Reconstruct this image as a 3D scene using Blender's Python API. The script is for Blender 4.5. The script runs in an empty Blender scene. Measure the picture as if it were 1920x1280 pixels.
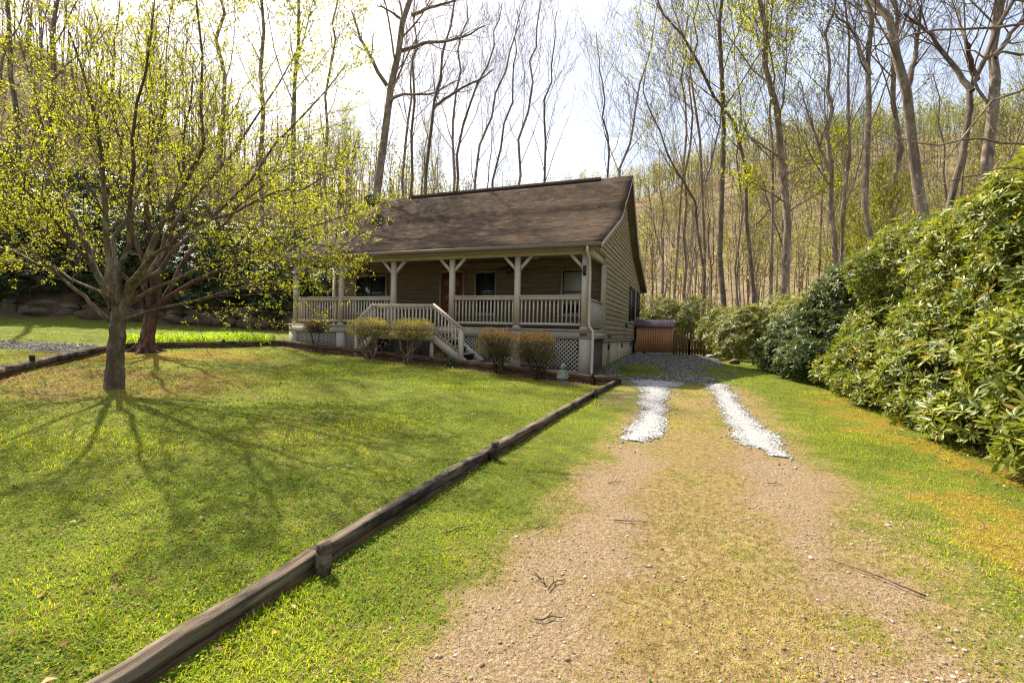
import bpy, math, random
import numpy as np
from mathutils import Vector
R_ = math.radians
rs = np.random.RandomState
scn = bpy.context.scene
COL = scn.collection
# ------------------------------------------------------------------ camera calibration (metres, deck level z=0)
CAM = np.array([2.7425, -12.8432, -0.1443]); FPX = 885.0
CR = np.array([0.93148538, 0.36299467, 0.02387151]); CU = np.array([-0.02867103, 0.00783947, 0.99955816]); CF = np.array([-0.36264714, 0.93175824, -0.01770979])
def at(u, v, dep):            # surveyed point seen at (u, v) at a given distance
    return CAM + dep*(CF + CR*(u-960)/FPX - CU*(v-640)/FPX)
cam = bpy.data.cameras.new('camera'); camo = bpy.data.objects.new('camera', cam); COL.objects.link(camo)
cam.sensor_width = 36; cam.sensor_fit = 'HORIZONTAL'; cam.lens = FPX/1920*36; cam.clip_start = .05; cam.clip_end = 3000
from mathutils import Matrix
camo.matrix_world = Matrix(((CR[0], CU[0], -CF[0], CAM[0]), (CR[1], CU[1], -CF[1], CAM[1]), (CR[2], CU[2], -CF[2], CAM[2]), (0, 0, 0, 1)))
scn.camera = camo
# ------------------------------------------------------------------ helpers
def nrm(a): return a/np.maximum(np.linalg.norm(a, axis=-1, keepdims=True), 1e-9)
def ss(a, b, x):
    t = np.clip((x-a)/(b-a), 0, 1); return t*t*(3-2*t)
def vnoise(x, y, s, seed=0):  # value noise, numpy
    x = np.asarray(x, float)*s; y = np.asarray(y, float)*s
    xi = np.floor(x).astype(np.int64); yi = np.floor(y).astype(np.int64); fx = x-xi; fy = y-yi
    fx = fx*fx*(3-2*fx); fy = fy*fy*(3-2*fy)
    def h(a, b):
        n = (a*374761393+b*668265263+seed*974634777) & 0x7fffffff
        n = ((n ^ (n >> 13))*1274126177) & 0x7fffffff
        n = n ^ (n >> 16)
        return (n & 0xffff)/65535.
    return (h(xi, yi)*(1-fx)+h(xi+1, yi)*fx)*(1-fy)+(h(xi, yi+1)*(1-fx)+h(xi+1, yi+1)*fx)*fy
def fbm(x, y, s, seed=0): return .55*vnoise(x, y, s, seed)+.3*vnoise(x, y, s*2.3, seed+5)+.15*vnoise(x, y, s*5.1, seed+9)

def mesh(name, V, F, attrs=None, mat=None, smooth=False, uv=None):
    """V (n,3); F list of int arrays (m,k)"""
    me = bpy.data.meshes.new(name)
    V = np.asarray(V, np.float32); F = [np.asarray(f, np.int32) for f in F if len(f)]
    me.vertices.add(len(V)); me.vertices.foreach_set('co', V.ravel())
    nl = sum(f.size for f in F); npol = sum(len(f) for f in F)
    me.loops.add(nl); me.polygons.add(npol)
    li = np.concatenate([f.ravel() for f in F]) if F else np.zeros(0, np.int32)
    tot = np.concatenate([np.full(len(f), f.shape[1], np.int32) for f in F])
    st = np.concatenate([[0], np.cumsum(tot)[:-1]]).astype(np.int32)
    me.loops.foreach_set('vertex_index', li); me.polygons.foreach_set('loop_start', st); me.polygons.foreach_set('loop_total', tot)
    if smooth: me.polygons.foreach_set('use_smooth', np.ones(npol, bool))
    me.update(calc_edges=True)
    for k, a in (attrs or {}).items():
        at_ = me.attributes.new(k, 'FLOAT', 'POINT'); at_.data.foreach_set('value', np.asarray(a, np.float32))
    if uv is not None:
        l = me.uv_layers.new(name='UVMap'); l.data.foreach_set('uv', np.asarray(uv, np.float32)[li].ravel())
    if mat: me.materials.append(mat)
    me.validate()
    return me
def tag(o, label=None, cat=None, group=None, kind=None):
    if label: o['label'] = label
    if cat: o['category'] = cat
    if group: o['group'] = group
    if kind: o['kind'] = kind
    return o
def wloc(o):
    p = np.zeros(3)
    while o: p = p+np.array(o.location); o = o.parent
    return p
def link(name, me, parent=None, loc=None):
    o = bpy.data.objects.new(name, me); COL.objects.link(o)
    if parent: o.parent = parent
    if loc is not None: o.location = loc
    return o
def empty(name, loc, label=None, cat=None, group=None):
    o = bpy.data.objects.new(name, None); COL.objects.link(o); o.location = loc; o.empty_display_size = .2
    return tag(o, label, cat, group)
class MB:
    def __init__(s): s.v = []; s.f = {}; s.n = 0; s.a = []
    def add(s, V, F, rnd=0.):
        V = np.asarray(V, float)
        for f in F:
            f = np.asarray(f, int)
            if len(f): s.f.setdefault(f.shape[1], []).append(f+s.n)
        s.v.append(V); s.n += len(V)
        s.a.append(np.broadcast_to(np.asarray(rnd, float), (len(V),)))
        return s
    def box(s, x0, x1, y0, y1, z0, z1, rnd=0.):
        V = [(x, y, z) for z in (z0, z1) for y in (y0, y1) for x in (x0, x1)]
        return s.add(V, [[(0, 2, 3, 1), (4, 5, 7, 6), (0, 1, 5, 4), (1, 3, 7, 5), (3, 2, 6, 7), (2, 0, 4, 6)]], rnd)
    def bar(s, p, q, w, h, up=(0, 0, 1), rnd=0.):   # rectangular bar from p to q
        p = np.array(p, float); q = np.array(q, float); d = nrm(q-p); sd = np.cross(d, up)
        if np.linalg.norm(sd) < 1e-3: sd = np.cross(d, (0, 1, 0))
        sd = nrm(sd); u = np.cross(sd, d)
        V = [b+sd*a*w/2+u*c*h/2 for b in (p, q) for c in (-1, 1) for a in (-1, 1)]
        return s.add(V, [[(0, 2, 3, 1), (4, 5, 7, 6), (0, 1, 5, 4), (1, 3, 7, 5), (3, 2, 6, 7), (2, 0, 4, 6)]], rnd)
    def tube(s, P, r, n=8, rnd=0., cap=True):
        P = np.asarray(P, float); r = np.broadcast_to(np.asarray(r, float), (len(P),))
        V, Q = tubes([P[None]], [r[None]], [n])
        F = [Q]
        if cap: F.append(np.arange(n)[None, ::-1]); F.append((np.arange(n)+n*(len(P)-1))[None])
        return s.add(V, F, rnd)
    def lathe(s, c, prof, n=16, rnd=0.):
        a = np.linspace(0, 2*math.pi, n, endpoint=False); V = []
        for r, z in prof: V.append(np.stack([c[0]+r*np.cos(a), c[1]+r*np.sin(a), np.full(n, c[2]+z)], 1))
        V = np.concatenate(V); i = np.arange(n); j = (i+1) % n; F = []
        for k in range(len(prof)-1): F.append(np.stack([k*n+i, k*n+j, (k+1)*n+j, (k+1)*n+i], 1))
        F = [np.concatenate(F), np.arange(n)[None, ::-1], (np.arange(n)+n*(len(prof)-1))[None]]
        return s.add(V, F, rnd)
    def me(s, name, mat, origin=(0, 0, 0), smooth=False):
        V = np.concatenate(s.v)-np.asarray(origin, float)
        return mesh(name, V, [np.concatenate(f) for f in s.f.values()], {'rnd': np.concatenate(s.a)}, mat, smooth)
    def build(s, name, mat, parent=None, smooth=False, loc=None):
        o0 = wloc(parent) if parent else (np.asarray(loc, float) if loc is not None else np.zeros(3))
        return link(name, s.me(name, mat, o0, smooth), parent, None if parent else loc)
def tubes(PL, RL, NS):
    """batches: PL list of (b,n,3), RL (b,n), NS sides -> V, quads"""
    Vs = []; Qs = []; off = 0
    for P, r, ns in zip(PL, RL, NS):
        b, n, _ = P.shape
        T = np.empty_like(P); T[:, 1:-1] = P[:, 2:]-P[:, :-2]; T[:, 0] = P[:, 1]-P[:, 0]; T[:, -1] = P[:, -1]-P[:, -2]
        T = nrm(T)
        ref = np.where(np.abs(T[:, :1, 2:3]) > .8, np.array([1., 0, 0]), np.array([0, 0, 1.]))
        A = nrm(np.cross(T, np.broadcast_to(ref, T.shape))); B = np.cross(T, A)
        a = np.linspace(0, 2*math.pi, ns, endpoint=False)
        V = P[:, :, None]+r[:, :, None, None]*(A[:, :, None]*np.cos(a)[None, None, :, None]+B[:, :, None]*np.sin(a)[None, None, :, None])
        Vs.append(V.reshape(-1, 3))
        i = np.arange(ns); j = (i+1) % ns; k = np.arange(n-1)[:, None]*ns
        q = np.stack([k+i, k+j, k+ns+j, k+ns+i], -1).reshape(-1, 4)
        q = (q[None]+(np.arange(b)*n*ns)[:, None, None]).reshape(-1, 4)+off
        Qs.append(q); off += b*n*ns
    return np.concatenate(Vs), np.concatenate(Qs)
# ------------------------------------------------------------------ materials
class NT:
    def __init__(s, name):
        s.m = bpy.data.materials.new(name); s.m.use_nodes = True; s.t = s.m.node_tree; s.n = s.t.nodes
        s.b = s.n['Principled BSDF']; s.out = s.n['Material Output']
    def new(s, t, **k):
        x = s.n.new(t)
        for a, b in k.items(): setattr(x, a, b)
        return x
    def L(s, a, b): s.t.links.new(a, b)
    def put(s, sock, v):
        if hasattr(v, 'is_output'): s.L(v, sock)
        elif isinstance(v, (tuple, list)) and len(v) == 3 and sock.type == 'RGBA': sock.default_value = (*v, 1)
        else: sock.default_value = v
    def pos(s, scale=None, obj=False):
        o = s.new('ShaderNodeTexCoord').outputs['Object'] if obj else s.new('ShaderNodeNewGeometry').outputs['Position']
        if scale is None: return o
        mp = s.new('ShaderNodeMapping'); s.L(o, mp.inputs[0]); mp.inputs['Scale'].default_value = scale; return mp.outputs[0]
    def noise(s, scale, detail=4, vec=None, rough=.55, dist=0.):
        x = s.new('ShaderNodeTexNoise'); s.L(vec or s.pos(), x.inputs['Vector'])
        x.inputs['Scale'].default_value = scale; x.inputs['Detail'].default_value = detail; x.inputs['Roughness'].default_value = rough; x.inputs['Distortion'].default_value = dist
        return x.outputs['Fac']
    def vor(s, scale, vec=None, feat='F1', out='Distance'):
        x = s.new('ShaderNodeTexVoronoi', feature=feat); s.L(vec or s.pos(), x.inputs['Vector']); x.inputs['Scale'].default_value = scale; return x.outputs[out]
    def ramp(s, fac, stops, interp='LINEAR'):
        x = s.new('ShaderNodeValToRGB'); x.color_ramp.interpolation = interp; s.L(fac, x.inputs[0])
        e = x.color_ramp.elements
        while len(e) < len(stops): e.new(.5)
        for el, (p, c) in zip(e, stops):
            el.position = p; el.color = (*c, 1) if isinstance(c, (tuple, list)) else (c, c, c, 1)
        return x.outputs['Color']
    def mix(s, f, a, b, mode='MIX'):
        x = s.new('ShaderNodeMix', data_type='RGBA', blend_type=mode); s.put(x.inputs['Factor'], f); s.put(x.inputs['A'], a); s.put(x.inputs['B'], b); return x.outputs['Result']
    def math(s, op, a, b=0., clamp=False):
        x = s.new('ShaderNodeMath', operation=op, use_clamp=clamp); s.put(x.inputs[0], a); s.put(x.inputs[1], b); return x.outputs[0]
    def attr(s, name): return s.new('ShaderNodeAttribute', attribute_name=name).outputs['Fac']
    def bump(s, h, strength=.5, dist=.02):
        x = s.new('ShaderNodeBump'); x.inputs['Strength'].default_value = strength; x.inputs['Distance'].default_value = dist; s.L(h, x.inputs['Height']); s.L(x.outputs[0], s.b.inputs['Normal']); return x.outputs[0]
    def done(s, col, rough=.7, spec=.4):
        s.put(s.b.inputs['Base Color'], col); s.put(s.b.inputs['Roughness'], rough); s.b.inputs['Specular IOR Level'].default_value = spec; return s.m
def leaf_mat(name, stops, trans=.4, rough=.5, spec=.4, tcol=1.25, nz=0.):
    t = NT(name); f = t.attr('rnd')
    if nz: f = t.math('ADD', f, t.math('MULTIPLY', t.math('SUBTRACT', t.noise(nz, 2), .5), .7), True)
    c = t.ramp(f, stops); t.done(c, rough, spec)
    tr = t.new('ShaderNodeBsdfTranslucent'); t.L(t.mix(1., c, (tcol*1.05, tcol, tcol*.55), 'MULTIPLY'), tr.inputs[0])
    mx = t.new('ShaderNodeMixShader'); mx.inputs[0].default_value = trans; t.L(t.b.outputs[0], mx.inputs[1]); t.L(tr.outputs[0], mx.inputs[2]); t.L(mx.outputs[0], t.out.inputs[0])
    return t.m
def bark_mat(name, c0, c1, c2, sc=1., lichen=None):
    t = NT(name); p = t.pos((9*sc, 9*sc, 2.2*sc)); n = t.noise(1.6, 6, p, .65, .6); n2 = t.noise(2.3*sc, 3)
    c = t.ramp(n, [(.3, c0), (.5, c1), (.72, c2)])
    if lichen: c = t.mix(t.ramp(t.noise(5.*sc, 5, None, .7), [(.56, 0.), (.64, .8)]), c, lichen)
    c = t.mix(t.ramp(t.noise(2.6*sc, 5, t.pos((1, 1, .45)), .65), [(.42, .0), (.6, .75)]), c, tuple(x*.42 for x in c1))
    c = t.mix(t.ramp(t.noise(5.5*sc, 4, t.pos((1, 1, .6)), .65), [(.55, .0), (.68, .55)]), c, tuple(min(1, x*1.5) for x in c2))
    t.bump(t.math('ADD', n, t.noise(40*sc, 3, p)), .9, .03); return t.done(c, .9, .15)
def paint_mat(name, c, var=.12, rough=.6, grain=None):
    t = NT(name); n = t.noise(1.3, 6, t.pos((1, 1, .6)), .65); n2 = t.noise(14, 4)
    lo = tuple(x*(1-var*2.2) for x in c); hi = tuple(min(1, x*(1+var)) for x in c)
    col = t.ramp(n, [(.3, lo), (.5, c), (.7, hi)])
    col = t.mix(t.ramp(n2, [(.55, 0.), (.75, .35)]), col, tuple(x*.62 for x in c))
    if grain: t.bump(t.noise(1., 5, t.pos(grain), .6), .35, .01)
    return t.done(col, rough, .3)
M = {}
TAN = (.51, .435, .335)
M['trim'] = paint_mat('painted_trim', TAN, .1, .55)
M['trim2'] = paint_mat('painted_skirt', (.39, .34, .27), .08, .7)
M['gut'] = paint_mat('gutter_paint', (.20, .16, .105), .06, .35)
M['wtrim'] = paint_mat('window_trim', (.27, .22, .165), .08, .6)
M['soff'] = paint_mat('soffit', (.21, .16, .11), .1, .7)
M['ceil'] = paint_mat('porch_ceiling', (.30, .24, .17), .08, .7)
def siding_mat(name, c, g):
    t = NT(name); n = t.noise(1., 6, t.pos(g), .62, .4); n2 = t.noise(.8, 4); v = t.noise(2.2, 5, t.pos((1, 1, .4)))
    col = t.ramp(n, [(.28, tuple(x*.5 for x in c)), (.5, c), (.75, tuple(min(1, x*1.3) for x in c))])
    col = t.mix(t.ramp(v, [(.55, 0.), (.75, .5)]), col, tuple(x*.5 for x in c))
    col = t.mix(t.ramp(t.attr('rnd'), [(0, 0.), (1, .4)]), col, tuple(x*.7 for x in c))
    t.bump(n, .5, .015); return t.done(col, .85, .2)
M['side'] = siding_mat('weathered_lap_siding', (.46, .38, .265), (2, 1.2, 30))
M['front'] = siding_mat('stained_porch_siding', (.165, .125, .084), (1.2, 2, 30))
# shingles (uv in metres: x along the ridge, y down the slope)
t = NT('shingles'); uv = t.new('ShaderNodeUVMap').outputs[0]
br = t.new('ShaderNodeTexBrick'); t.L(uv, br.inputs[0]); br.offset = .5; br.inputs['Scale'].default_value = 1.; br.inputs['Brick Width'].default_value = .3; br.inputs['Row Height'].default_value = .165
br.inputs['Mortar Size'].default_value = .006; br.inputs['Color1'].default_value = (0, 0, 0, 1); br.inputs['Color2'].default_value = (1, 1, 1, 1); br.inputs['Mortar'].default_value = (.3, .3, .3, 1)
c = t.ramp(br.outputs['Color'], [(0., (.026, .018, .012)), (.35, (.068, .046, .029)), (.6, (.05, .040, .032)), (.8, (.12, .072, .037)), (1., (.088, .080, .066))])
c = t.mix(t.ramp(t.noise(.9, 6, uv, .7), [(.38, 0.), (.66, .75)]), c, (.026, .020, .015))
c = t.mix(t.ramp(t.noise(7, 5, uv, .7), [(.5, 0.), (.7, .55)]), c, (.125, .088, .056))
c = t.mix(t.ramp(t.noise(60, 2, uv), [(.45, 0.), (.62, .5)]), c, (.07, .05, .045))
sx = t.new('ShaderNodeSeparateXYZ'); t.L(uv, sx.inputs[0])
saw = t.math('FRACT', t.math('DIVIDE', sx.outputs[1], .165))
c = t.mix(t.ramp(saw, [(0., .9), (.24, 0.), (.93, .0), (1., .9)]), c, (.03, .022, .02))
t.bump(t.math('ADD', t.math('MULTIPLY', saw, 1.), t.math('MULTIPLY', t.noise(90, 2, uv), .35)), .6, .02); M['shingle'] = t.done(t.mix(1., c, (1.06, 1.02, .95), 'MULTIPLY'), .95, .05)
t = NT('foundation_block'); n = t.noise(1.6, 6, t.pos((1, 1, .35)), .7)
c = t.ramp(n, [(.32, (.13, .085, .05)), (.45, (.36, .29, .20)), (.6, (.44, .37, .27))]); t.bump(t.noise(30, 4), .3, .01); M['found'] = t.done(c, .9, .2)
t = NT('brick'); br = t.new('ShaderNodeTexBrick'); mp = t.new('ShaderNodeMapping'); t.L(t.pos(), mp.inputs[0]); mp.inputs['Rotation'].default_value = (R_(90), 0, R_(90))
t.L(mp.outputs[0], br.inputs[0]); br.inputs['Scale'].default_value = 1; br.inputs['Brick Width'].default_value = .4; br.inputs['Row Height'].default_value = .1; br.inputs['Mortar Size'].default_value = .012
br.inputs['Color1'].default_value = (.22, .18, .14, 1); br.inputs['Color2'].default_value = (.27, .22, .17, 1); br.inputs['Mortar'].default_value = (.09, .075, .06, 1); M['brick'] = t.done(br.outputs['Color'], .9, .2)
t = NT('window_glass'); c = t.ramp(t.noise(3, 3), [(.3, (.012, .016, .014)), (.7, (.03, .036, .03))]); M['glass'] = t.done(c, .06, .6)
t = NT('stained_door'); c = t.ramp(t.noise(1.2, 5, t.pos((30, 30, 1.5)), .6), [(.3, (.09, .03, .015)), (.7, (.22, .08, .035))]); M['door'] = t.done(c, .35, .5)
M['blind'] = paint_mat('window_blind', (.26, .26, .23), .05, .8)
M['black'] = paint_mat('black_metal', (.02, .02, .022), .1, .4)
M['bronze'] = paint_mat('dark_bronze', (.035, .025, .02), .1, .4)
M['grey'] = paint_mat('dish_grey', (.10, .10, .105), .08, .45)
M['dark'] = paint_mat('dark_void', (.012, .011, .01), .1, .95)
t = NT('ribbed_brown_metal'); M['shed'] = t.done(t.ramp(t.noise(1.5, 4), [(.3, (.46, .21, .085)), (.7, (.56, .26, .115))]), .45, .4)
t = NT('rusty_roof_metal'); M['shedroof'] = t.done(t.ramp(t.noise(3, 5), [(.35, (.13, .075, .075)), (.7, (.23, .16, .165))]), .4, .5)
M['conc'] = paint_mat('concrete', (.36, .36, .37), .12, .9)
t = NT('grey_timber'); q = t.pos((14, 1.2, 14)); n = t.noise(1.6, 7, q, .7, .4)
c = t.ramp(n, [(.3, (.016, .012, .009)), (.44, (.09, .068, .048)), (.58, (.18, .14, .10)), (.76, (.31, .25, .19))])
c = t.mix(t.ramp(t.noise(1.4, 5, t.pos((2, .7, 3)), .7), [(.48, 0.), (.57, .9)]), c, (.018, .015, .013))
c = t.mix(t.ramp(t.noise(3., 4), [(.58, 0.), (.7, .5)]), c, (.16, .15, .07))
t.bump(n, 1., .02); M['timber'] = t.done(c, .9, .2)
t = NT('red_timber'); n = t.noise(1.5, 6, t.pos((3, 3, 14)), .65, .3)
c = t.ramp(n, [(.3, (.03, .017, .010)), (.5, (.11, .062, .036)), (.72, (.20, .125, .075))]); t.bump(n, .8, .015); M['timber2'] = t.done(c, .9, .2)
t = NT('fence_wood'); n = t.noise(1.5, 6, t.pos((20, 20, 2)), .6); M['fence'] = t.done(t.ramp(n, [(.3, (.10, .065, .035)), (.7, (.24, .16, .09))]), .9, .2)
M['bark1'] = bark_mat('mossy_grey_bark', (.07, .052, .033), (.25, .19, .12), (.44, .36, .25), 1.1, (.42, .40, .30))
M['bark2'] = bark_mat('red_brown_bark', (.05, .027, .02), (.16, .088, .066), (.29, .18, .14), 1.)
M['bark3'] = bark_mat('grey_bark', (.15, .112, .08), (.34, .265, .19), (.50, .41, .30), .8, (.44, .39, .29))
M['bark4'] = bark_mat('pale_bark', (.16, .12, .085), (.36, .285, .205), (.52, .43, .32), .8, (.22, .165, .11))
M['bark5'] = bark_mat('dark_bark', (.08, .06, .045), (.21, .16, .118), (.36, .29, .215), .8)
M['twig'] = bark_mat('twig_bark', (.09, .065, .048), (.19, .14, .10), (.29, .22, .16), 1.)
M['twigp'] = bark_mat('pale_twig_bark', (.18, .14, .10), (.30, .25, .18), (.42, .36, .27), 1.)
YG = [(0., (.17, .21, .012)), (.35, (.29, .33, .016)), (.7, (.41, .43, .02)), (1., (.50, .46, .04))]
M['yleaf'] = leaf_mat('spring_leaf', YG, .55, .5, .3)
M['fleaf'] = leaf_mat('far_spring_leaf', [(0., (.23, .26, .06)), (.4, (.34, .34, .09)), (.75, (.38, .33, .14)), (1., (.33, .25, .165))], .45, .7, .2)
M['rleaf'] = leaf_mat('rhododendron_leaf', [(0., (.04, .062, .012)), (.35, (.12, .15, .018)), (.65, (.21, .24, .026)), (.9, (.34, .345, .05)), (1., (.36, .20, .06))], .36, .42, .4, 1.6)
M['rsunlit'] = leaf_mat('sunlit_rhododendron_leaf', [(0., (.09, .11, .03)), (.4, (.18, .20, .05)), (.8, (.30, .31, .09)), (1., (.36, .27, .11))], .36, .45, .4, 1.5)  # lighter leaf copy with the sunlight on these bushes put into its colour
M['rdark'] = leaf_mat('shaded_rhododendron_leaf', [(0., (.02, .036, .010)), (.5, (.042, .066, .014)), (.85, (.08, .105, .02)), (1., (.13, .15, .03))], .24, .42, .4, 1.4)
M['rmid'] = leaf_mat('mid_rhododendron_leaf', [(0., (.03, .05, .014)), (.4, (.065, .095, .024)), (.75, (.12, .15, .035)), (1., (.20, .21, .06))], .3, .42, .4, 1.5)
M['rstem'] = bark_mat('shrub_stem', (.06, .04, .03), (.13, .085, .06), (.2, .14, .1), 2.)
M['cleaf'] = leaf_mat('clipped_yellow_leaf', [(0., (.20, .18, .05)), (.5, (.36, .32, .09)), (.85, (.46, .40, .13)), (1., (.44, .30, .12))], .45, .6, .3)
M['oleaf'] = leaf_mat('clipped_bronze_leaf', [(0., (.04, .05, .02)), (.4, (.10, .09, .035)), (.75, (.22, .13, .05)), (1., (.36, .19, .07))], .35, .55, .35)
M['dleaf'] = leaf_mat('daylily_leaf', [(0., (.16, .28, .015)), (.5, (.28, .42, .02)), (1., (.44, .52, .03))], .5, .5, .3)
M['litter'] = leaf_mat('dead_leaf', [(0., (.10, .05, .025)), (.5, (.22, .12, .06)), (.85, (.36, .24, .13)), (1., (.5, .4, .26))], .25, .8, .2)
# ------------------------------------------------------------------ terrain
WA = np.array([-24.85, -4.26]); WDIR = np.array([.714, .70]); WN = np.array([-.70, .714])
UK = [-400, -100, 0, 300, 600, 800, 1000, 1200, 1400, 1600, 1900, 2300]
EK = [.22, .26, .27, .25, .22, .22, .25, .28, .335, .335, .31, .30]
def gz(x, y):
    x = np.asarray(x, float); y = np.asarray(y, float)
    h = -1.22+.028*np.clip(y, -20, 12)-.0462*np.clip(x, -12.5, .8)
    d = (x-WA[0])*WN[0]+(y-WA[1])*WN[1]; s = np.clip(((x-WA[0])*WDIR[0]+(y-WA[1])*WDIR[1])/12.7, -.3, 1)
    h = h+np.clip((d+7)/7, 0, 1)**1.4*(1.02-.78*s)*ss(-9.5, -13.5, x)
    dx = x-CAM[0]; dy = y-CAM[1]; fw = dx*CF[0]+dy*CF[1]; rt = dx*CR[0]+dy*CR[1]
    Rr = np.hypot(dx, dy); u = np.where(fw > .1, 960+FPX*rt/np.maximum(fw, .1), np.where(rt > 0, 3000, -2000))
    front = ss(0., .35, fw/np.maximum(Rr, .1)+.05)
    wl = ss(1080, 760, u)*front
    left = (.75*ss(0, .5, d)+(.30+.27*ss(700, -50, u))*np.minimum(np.maximum(d-.6, 0), 85))*wl
    e = np.interp(u, UK, EK)
    hill = e*np.minimum(Rr, 230)*ss(45, 210, Rr)*front
    big = np.maximum(left, hill)
    n = (fbm(x, y, .05, 3)-.5)*np.minimum(Rr*.04, 6)*ss(25, 60, Rr)+(fbm(x, y, .35, 7)-.5)*.10
    # soft bank under the right-hand hedge
    h = h+.35*ss(5.6, 8.5, x)*ss(14, 4, y)*ss(-22, -14, y)
    return h+big+n
def gzs(x, y): return float(gz(np.array([x]), np.array([y]))[0])
def axis(lo, hi, a, b, st, g=1.13):
    c = list(np.arange(a, b+1e-6, st)); s = st; x = b
    while x < hi: s = min(s*g, 14); x += s; c.append(x)
    s = st; x = a; l = []
    while x > lo: s = min(s*g, 14); x -= s; l.append(x)
    return np.array(l[::-1]+c)
GX = axis(-420, 420, -12, 7, .1); GY = axis(-90, 420, -13.6, 3.5, .1)
def seg_d(x, y, pts):         # distance to a polyline
    D = np.full(np.shape(x), 1e9)
    for (a, b), (c_, d_) in zip(pts[:-1], pts[1:]):
        vx, vy = c_-a, d_-b; tt = np.clip(((x-a)*vx+(y-b)*vy)/(vx*vx+vy*vy), 0, 1); D = np.minimum(D, np.hypot(x-a-tt*vx, y-b-tt*vy))
    return D
TIMF = [(-10.4, -.73), (-8.67, -1.0), (-5.2, -1.35), (-2, -1.62), (.55, -1.81)]
TIML = [(-4.2, -12.6), (-8.03, -8.62), (-11.04, -5.49), (-11.42, -4.75), (-11.37, -4.16), (-10.4, -.73)]
TIMR = [(.74, -13.2), (.69, -10.7), (.70, -8.27), (.82, -6.0), (.90, -3.86), (1.0, -1.46)]
def masks(x, y):
    n1 = fbm(x, y, .8, 11)-.5; n2 = fbm(x, y, 2.6, 23)-.5
    Rr = np.hypot(x-CAM[0], y-CAM[1])
    drive = ss(.9, 1.15, x)*ss(6.3, 5.4, x)
    w1 = .40+.22*ss(-8.6, -11.2, y); c1 = 2.1-.12*ss(-9, -11.5, y)
    tr1 = np.exp(-((x-c1)/w1)**2*1.3)*ss(-6.1, -7.6, y)
    tr2 = np.exp(-((x-3.55-.2*ss(-9, -11, y))/.55)**2*1.2)*ss(-6., -7.4, y)
    far1 = np.exp(-((x-2.1)/.45)**2)*ss(-8, -7, y); 
    n3 = fbm(x, y, 7., 51)-.5
    dirt = np.clip(drive*(tr1*.9+tr2*.75)+(n1*.7+n2*.8+n3*.7)*drive*ss(-6.2, -8, y), 0, 1)
    dirt = np.maximum(dirt, .55*ss(.5, .25, np.abs(x-1.32-.2*n1))*ss(-7.5, -3, y)*ss(.3, -.6, y)*drive)
    dry = drive*ss(1.2, 2.0, x)*ss(4.6, 3.6, x)*(.68+.9*n1+.7*n2+.5*n3)*ss(1, -2, y)+drive*.35*ss(-6, -9, y)*ss(1.1, 2, x)
    gravel = ss(-.9, .3, y+n1*1.6)*ss(3.9, 3.2, x+n2)*ss(.0, .15, x)*ss(13, 11, y)
    gravel *= 1-.95*ss(.25, .6, np.maximum(np.exp(-((x-1.25)/.9)**2-((y-2.2)/2.4)**2), .9*np.exp(-((x-3.3)/.6)**2-((y-3.)/2.6)**2))+n2*1.1+n3*.5)
    gl = ss(.35, .6, np.exp(-((x+14.2)/3.2)**2-((y+5.6+.1*(x+14))/1.25)**2)+n1*.5)
    gl = np.maximum(gl, ss(.5, .2, np.abs(x+11.15))*ss(-.8, -.3, y)*ss(9, 7, y))
    gravel = np.clip(np.maximum(gravel*(x > .02), gl), 0, 1)
    moss = ss(4.2, 5.1, x+n1*1.2)*ss(6.4, 5.6, x)*ss(1.5, -1, y)*(.58+1.7*n2+.5*n1)+.5*ss(4, 3.2, x)*drive*ss(-1, 2.5, y)
    d1 = np.hypot((x+7.1)*.85, (y+7.5)*1.15); d2 = np.hypot(x+9.8, (y+5.2)*1.1)
    lawnl = ss(1.0, .7, x)
    moss = np.maximum(moss, lawnl*np.clip(.95-d2*.22+n1*.9, 0, 1)*ss(-9.5, -7, y))
    brown = lawnl*np.clip(1.1-d1*.27+n1*1.3+n2*.5, 0, 1)
    moss = np.maximum(moss, ss(.9, .2, seg_d(x, y, TIMF)-.35)*lawnl*(.6+n2))
    litter = np.maximum(ss(5.6, 6.1, x+n2*.9)*ss(9, 7, y), np.clip(brown, 0, 1)*.52)
    dl = (x-WA[0])*WN[0]+(y-WA[1])*WN[1]
    moss = np.maximum(moss, brown*.75)
    litter = np.maximum(litter, ss(-1.0, -.3, dl+n2))
    litter = np.maximum(litter, ss(26, 34, Rr))
    litter = np.maximum(litter, ss(.45, .15, seg_d(x, y, TIMF)+n2*.3)*(x < .7))
    behind = (y > np.interp(x, [a for a, b in TIMF], [b for a, b in TIMF]))*(x > -10.5)*(x < .2)*(y < 2)
    litter = np.where(behind, .9, litter); gravel = np.where(behind, 0, gravel)
    dry = np.maximum(dry, .28*ss(.55, .75, fbm(x, y, 1.1, 31)))
    far = ss(34, 90, Rr)
    return dict(far=far, dirt=np.clip(dirt, 0, 1), dry=np.clip(dry, 0, 1), gravel=gravel, moss=np.clip(moss, 0, 1), litter=np.clip(litter, 0, 1))
xx, yy = np.meshgrid(GX, GY); nx, ny = len(GX), len(GY)
zz = gz(xx, yy); mk = masks(xx, yy)
idx = np.arange(nx*ny).reshape(ny, nx)
Q = np.stack([idx[:-1, :-1], idx[:-1, 1:], idx[1:, 1:], idx[1:, :-1]], -1).reshape(-1, 4)
t = NT('ground_cover')
nf = t.noise(3.2, 8, None, .72); nc = t.noise(22, 5, None, .7); nl = t.noise(.55, 4); nm = t.noise(70, 3, None, .7)
jit = t.math('ADD', t.math('MULTIPLY', t.math('SUBTRACT', nf, .5), .9), t.math('MULTIPLY', t.math('SUBTRACT', nc, .5), .8))
def msk(name, lo=.38, hi=.6): return t.ramp(t.math('ADD', t.attr(name), jit), [(lo, 0.), (hi, 1.)])
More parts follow.
